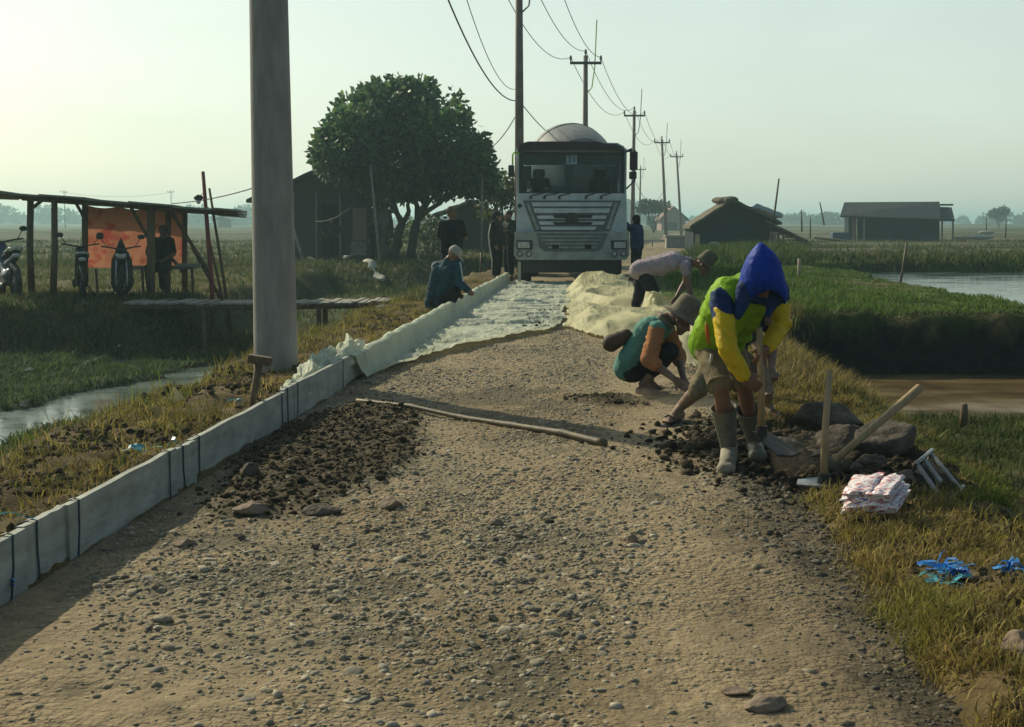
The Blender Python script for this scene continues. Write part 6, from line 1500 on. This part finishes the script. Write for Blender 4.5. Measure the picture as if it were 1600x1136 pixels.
# diagonal tool handle
c = on(1294, 728, .10); a = at(1437, 606, c.y + .30)
t = empty('pickaxe', c, 'thick wooden pick handle slanting across the boulders', 'pickaxe')
MB().tube([V3(0, 0, 0), (a - c) * .5, a - c], [.020, .022, .026], 12).build('handle', M['handle'], t, True)
MB().tube([V3(-.06, .18, .02), V3(-.02, .08, .05), V3(0, 0, .03), V3(.03, -.14, -.03)], [.006, .018, .026, .008], 8, sq=.7).build('head', M['darksteel'], t, True)
# hammer leaning on board
c = on(389, 629, .22); a = at(405, 566, c.y - .05)
t = empty('mallet', c, 'dark wooden mallet leaning head up behind the boards near the thick pole', 'mallet')
MB().tube([V3(0, 0, -.15), a - c], [.022, .026], 10).build('handle', M['wood'], t, True)
MB().box(a - c + V3(.005, 0, .015), (.16, .07, .06), Quaternion((0, 1, 0), .15), bev=.012).build('head', M['wood'], t)
# bamboo pole lying on the road
pts = []
for i, (px, py) in enumerate(((558, 619), (640, 631), (720, 643), (800, 656), (880, 671), (945, 684))):
    p = on(px, py, .06); p.z = rz1(p.x, p.y) + .022; pts.append(p)
fine = []
for i in range(len(pts) - 1):
    for k in range(6): fine.append(pts[i].lerp(pts[i + 1], k / 6))
fine.append(pts[-1]); rr = [.015 + .010 * i / len(fine) + (.004 if i % 6 == 0 else 0) for i in range(len(fine))]
tag(MB().tube(fine, rr, 12).build('bamboo_pole', M['bamboo'], None, True), 'long bamboo pole lying across the gravel road', 'bamboo pole')
# boulders
def boulder(px, py, Y, r, lab, m='rock', seed=1, sq=(1, .8, .75)):
    c = at(px, py, Y); V0, F0 = ico(4); rg_ = np.random.default_rng(seed); v = V0.copy()
    for _ in range(9):
        n = rg_.normal(size=3); n /= np.linalg.norm(n); d = v @ n; v = v - np.clip(d - rg_.uniform(.55, .85), 0, None)[:, None] * n * .9
    v = v * (1 + .14 * fbm(V0[:, 0] * 2 + seed, V0[:, 1] * 2 + V0[:, 2] * 1.7, 4, seed) + .055 * fbm(V0[:, 0] * 8 + seed, V0[:, 1] * 8 + V0[:, 2] * 7, 3, seed + 2))[:, None]
    v = v * np.array(sq) * r; a = rg_.uniform(-.5, .5); R_ = np.array([[math.cos(a), -math.sin(a), 0], [math.sin(a), math.cos(a), 0], [0, 0, 1]]); v = v @ R_.T
    o = link_mesh('boulder', np_mesh('boulder', v, F0, 3), M[m], None, True); o.location = c; tag(o, lab, 'boulder', 'boulders dumped on the right verge'); return o
for i, a in enumerate(((1296, 655, 8.9, .25, 'long flat topped boulder at the back of the pile', 'rock', (1.0, .7, .50)), (1385, 700, 7.75, .255, 'biggest dark boulder on the right of the pile', 'rock', (1.05, .8, .74)),
    (1318, 690, 8.1, .15, 'angular middle boulder with a lit left edge', 'rock', (1.2, .8, .85)), (1268, 722, 7.9, .12, 'grey round boulder left of the upright hoe', 'rock', (1.2, .8, .7)), (1335, 742, 7.3, .10, 'small grey boulder behind the white package', 'rock', (1.2, .8, .8)),
    (1418, 758, 7.0, .125, 'warm brown boulder right of the white package', 'rockw', (1.1, .8, .75)), (1225, 700, 8.1, .10, 'small boulder beside the digging blade', 'rock', (1.2, .9, .7)), (1310, 752, 7.2, .065, 'little stone at the foot of the upright hoe', 'rock', (1.2, .9, .8)), (1362, 728, 7.4, .10, 'low boulder under the biggest dark one', 'rock', (1.2, .9, .7)), (1254, 742, 7.5, .07, 'low pale stone between hoe blade and digger', 'rock', (1.4, .9, .6)))):
    boulder(a[0], a[1], a[2], a[3], a[4], a[5], 40 + i, a[6])
for i, (px, py, r, lab, m, sq) in enumerate(((390, 745, .075, 'grey stone at the left edge of the dark soil heap', 'rock', (1, .8, .7)), (392, 800, .075, 'flat stone in front of the dark soil heap', 'rockw', (1.3, .9, .45)), (500, 795, .085, 'flat dark stone at the front of the soil heap', 'rock', (1.4, .8, .4)), (612, 788, .06, 'round brown stone right of the soil heap front', 'rockw', (1.2, .9, .6)),
    (988, 842, .030, 'upright brown stone alone in the middle of the road', 'rockw', (.9, .7, 1.0)), (1196, 1092, .055, 'pale flat slab stone at the bottom right of the road', 'rockw', (1.4, .9, .45)), (1150, 1075, .032, 'pale flat stone left of the slab stone at bottom right', 'rockw', (1.5, .9, .4)), (493, 852, .025, 'dark clod lying alone below the soil heap', 'rock', (1, .9, .8)), (378, 840, .022, 'small dark clod near the left board shadow', 'rock', (1, .9, .8)), (290, 850, .045, 'smooth stone at the edge of the board shadow', 'rockw', (1.2, .9, .6)), (1592, 1030, .07, 'round pale stone in the grass at the right edge', 'rockw', (1, .9, .8)), (858, 812, .022, 'small black clod on the road centre', 'rock', (1.2, .9, .7)), (775, 812, .03, 'pale rounded stone left of the small black clod', 'rockw', (1.3, .9, .6)))):
    p = on(px, py, 0.02); o = boulder(px, py, p.y, r, lab, m, 70 + i, sq); o.location.z = (rz1(p.x, p.y) if p.x < float(xR(p.y)) else hz1(p.x, p.y)) + r * sq[2] * .55; o.name = 'stone'; o['category'] = 'stone'; o['group'] = 'loose stones on the road'
# white package of folded printed sacks
c = on(1370, 792, .06); c.z = hz1(c.x, c.y) + .01
pm, pt, pp = newmat('printed_plastic'); pp.inputs['Roughness'].default_value = .28
tc = pt.nodes.new('ShaderNodeTexCoord'); mp = pt.nodes.new('ShaderNodeMapping'); mp.inputs['Scale'].default_value = (14, 46, 30); mp.inputs['Rotation'].default_value = (0, 0, .2); pt.links.new(tc.outputs['Object'], mp.inputs[0])
nz = pt.nodes.new('ShaderNodeTexNoise'); nz.inputs['Scale'].default_value = 1.3; nz.inputs['Detail'].default_value = 3; pt.links.new(mp.outputs[0], nz.inputs['Vector'])
cr = pt.nodes.new('ShaderNodeValToRGB'); E = cr.color_ramp.elements; E[0].position = .50; E[0].color = (.78, .74, .72, 1); E[1].position = .62; E[1].color = (.50, .10, .13, 1); e = E.new(.36); e.color = (.18, .15, .30, 1); e = E.new(.41); e.color = (.78, .74, .72, 1)
pt.links.new(nz.outputs['Fac'], cr.inputs[0]); pt.links.new(cr.outputs[0], pp.inputs['Base Color'])
t = empty('sack_bundle', c + Vector((0, 0, .05)), 'shiny white bundle of folded sacks printed in red, lying by boulders', 'sack bundle', rz=-.62); t.rotation_euler = (.30, -.10, -.62); t.scale = (.68, .68, .8)
random.seed(9)
for i, (dx, dy, wx, wy) in enumerate(((0, 0, .40, .34), (.012, -.012, .39, .33), (-.01, .01, .37, .31), (-.08, .02, .22, .30), (.095, -.01, .18, .30))):
    bm = bmesh.new(); bmesh.ops.create_cube(bm, size=1); bmesh.ops.subdivide_edges(bm, edges=bm.edges[:], cuts=9, use_grid_fill=True)
    z0 = .026 + .036 * min(i, 3) + (.006 if i == 4 else 0)
    for v in bm.verts:
        x, y, z = v.co; n = float(fbm(np.array([x * 3 + i * 3]), np.array([y * 3 + z]), 3, 300 + i)[0]); ed = max(abs(x), abs(y)) * 2
        v.co = V3(x * wx * (1 + .16 * n) + dx, y * wy * (1 + .14 * n) + dy, z * .048 * (1 - .6 * ed ** 3) + .024 * n + z0 + .05 * x * wx)
    me = bpy.data.meshes.new('folded_sack'); bm.to_mesh(me); bm.free(); ob = link_mesh('folded_sack', me, pm, t, True); ob.rotation_euler = (0, 0, random.uniform(-.06, .06))
# slatted steel rack lying on the bank
A, B_, C_, D_ = at(1431, 725, 6.95), at(1457, 703, 7.25), at(1506, 760, 6.75), at(1478, 792, 6.45)
t = empty('slatted_rack', (A + C_) / 2, 'slatted metal rack tipped on the grassy bank beside the brown boulder', 'rack'); o = t.location
for p_, q_ in ((A, B_), (D_, C_)): MB().tube([p_ - o, q_ - o], .012, 8).build('end_bar', M['steel'], t, True)
nn = (B_ - A).cross(D_ - A).normalized()
if nn.dot(-A) < 0: nn = -nn
for k in range(3):
    f0 = (.08, .46, .88)[k]; a, c = A.lerp(B_, f0) - o, D_.lerp(C_, f0) - o; w_ = (B_ - A).normalized() * .022
    b = MB(); b.add([a - w_, a + w_, c + w_, c - w_] + [x - nn * .012 for x in (a - w_, a + w_, c + w_, c - w_)], [(0, 1, 2, 3), (7, 6, 5, 4), (0, 4, 5, 1), (1, 5, 6, 2), (2, 6, 7, 3), (3, 7, 4, 0)]); b.build('slat', M['rackslat'], t)
tb = MB(); tb.add([x - o - nn * .05 for x in (A, B_, C_, D_)] + [x - o - nn * .06 for x in (A, B_, C_, D_)], [(0, 1, 2, 3), (7, 6, 5, 4), (0, 4, 5, 1), (1, 5, 6, 2), (2, 6, 7, 3), (3, 7, 4, 0)]); tb.build('gap_shade_plate', M['dark'], t)  # black plate added behind the slats to paint their shaded gaps
b = MB(); d_ = -nn * .16 if nn.z > 0 else nn * .16
for p_, r_ in ((A, D_), (B_, C_)): b.tube([p_ - o, p_ - o + d_, r_ - o + d_, r_ - o], .010, 6)
b.build('side_frame', M['darksteel'], t, True)
# plastic strips
def strips(px, py, n, spread, m, lab, z=0.03, seed=1, ln=.10):
    c = on(px, py, z); c.z = (hz1(c.x, c.y)) + .02; rg_ = random.Random(seed); b = MB()
    for i in range(n):
        a = V3(rg_.uniform(-1, 1) * spread, rg_.uniform(-.5, .5) * spread, rg_.uniform(0, .03)); d = V3(rg_.uniform(-1, 1), rg_.uniform(-.4, .4), rg_.uniform(-.1, .2)).normalized() * ln * rg_.uniform(.5, 1.4)
        pts = [a, a + d * .4 + V3(0, 0, .02 * rg_.random()), a + d * .7 + V3(rg_.uniform(-.02, .02), 0, .01), a + d]
        wv_ = V3(0, .006 + .010 * rg_.random(), .006 * rg_.uniform(-1, 1)); vs = []
        for p_ in pts: vs += [p_ - wv_, p_ + wv_]
        b.add(vs, [(0, 1, 3, 2), (2, 3, 5, 4), (4, 5, 7, 6)])
    o_ = b.build('plastic_strip', M[m], None); o_.location = c; tag(o_, lab, 'litter', 'blue plastic strips'); 
strips(1490, 902, 34, .07, 'bluep', 'bright blue tangle of plastic strips on the right verge', seed=1, ln=.075)
strips(1455, 913, 12, .09, 'cyanp', 'pale cyan strips trailing left of the bright blue tangle', seed=2, ln=.07)
strips(1572, 915, 12, .04, 'bluep', 'dark blue strips at the right edge of the photo', seed=3, ln=.06)
strips(222, 701, 7, .03, 'cyanp', 'cyan plastic scrap on the dry shoulder left of the boards', z=.2, seed=4, ln=.07)
strips(348, 798, 6, .02, 'cyanp', 'small cyan scrap on the road in the board shadow', z=.0, seed=5, ln=.06)
strips(275, 672, 4, .012, 'cyanp', 'upright cyan strip at the board joint in the middle', z=.22, seed=6, ln=.07)
strips(48, 797, 5, .015, 'cyanp', 'thin cyan strip on the shoulder near the lower left corner', z=.2, seed=7, ln=.09)
strips(368, 612, 6, .03, 'cyanp', 'cyan scrap left of the leaning mallet', z=.18, seed=8, ln=.08)
strips(6, 842, 4, .015, 'bluep', 'blue strip at the lower left board end', z=.24, seed=9, ln=.05)
scrap('yellow_scrap', on(274, 627, .12) + V3(0, 0, .05), .06, 'tarpy', 'crumpled yellowish scrap on the shoulder left of the mallet', 61, 1.2)
for px, py, z, lab in ((42, 582, -.8, 'pale bottle scrap on the weedy ditch bed'), (38, 635, -.82, 'small pale scrap low on the weedy ditch bed')):
    p = on(px, py, z); scrap('pale_scrap', p + V3(0, 0, .04), .09, 'rag', lab, px)
for px, py, lab in ((135, 474, 'pale scrap on the bank below the middle motorbike'), (152, 476, 'small pale scrap right below the middle motorbike'), (185, 479, 'flat pale board scrap at the bank edge')):
    p = on(px, py, .02); p.z = hz1(p.x, p.y) + .03; scrap('pale_scrap', p, .09, 'rag', lab, px, .3)
p = on(600, 482, .1); scrap('pale_scrap', p, .13, 'rag', 'pale crumpled scrap at the right end of the footbridge', 66)
# ------------------------------------------------------------------ air
hb = MB().box((0, 1780, 5.2), (4400, 3800, 14.4))
hm = bpy.data.materials.new('haze_air'); hm.use_nodes = True; ht_ = hm.node_tree; ht_.nodes.clear()
ho = ht_.nodes.new('ShaderNodeOutputMaterial'); pv = ht_.nodes.new('ShaderNodeVolumePrincipled')
pv.inputs['Color'].default_value = (.52, .78, .82, 1); pv.inputs['Density'].default_value = .0011; pv.inputs['Anisotropy'].default_value = .35
ht_.links.new(pv.outputs[0], ho.inputs['Volume'])
tag(hb.build('haze', hm, None), None, None, None, 'stuff')

for c, r, dn, lab in ((at(1085, 648, 9.6), (.42, .35, .16), .28, 'dust'), (at(1268, 716, 7.35), (.24, .25, .16), .35, 'dust'), (at(1015, 622, 10.3), (.30, .3, .08), .35, 'dust')):
    dm = bpy.data.materials.new('dust_cloud'); dm.use_nodes = True; dt = dm.node_tree; dt.nodes.clear(); do = dt.nodes.new('ShaderNodeOutputMaterial'); dv = dt.nodes.new('ShaderNodeVolumePrincipled')
    dv.inputs['Color'].default_value = (.85, .72, .52, 1); dv.inputs['Density'].default_value = dn; dv.inputs['Anisotropy'].default_value = .3
    dt.links.new(dv.outputs[0], do.inputs['Volume'])
    o = MB().ell((0, 0, 0), r, None, 20).build('dust', dm, None, True); o.location = c; tag(o, 'faint dust raised by the digging', None, None, 'stuff')
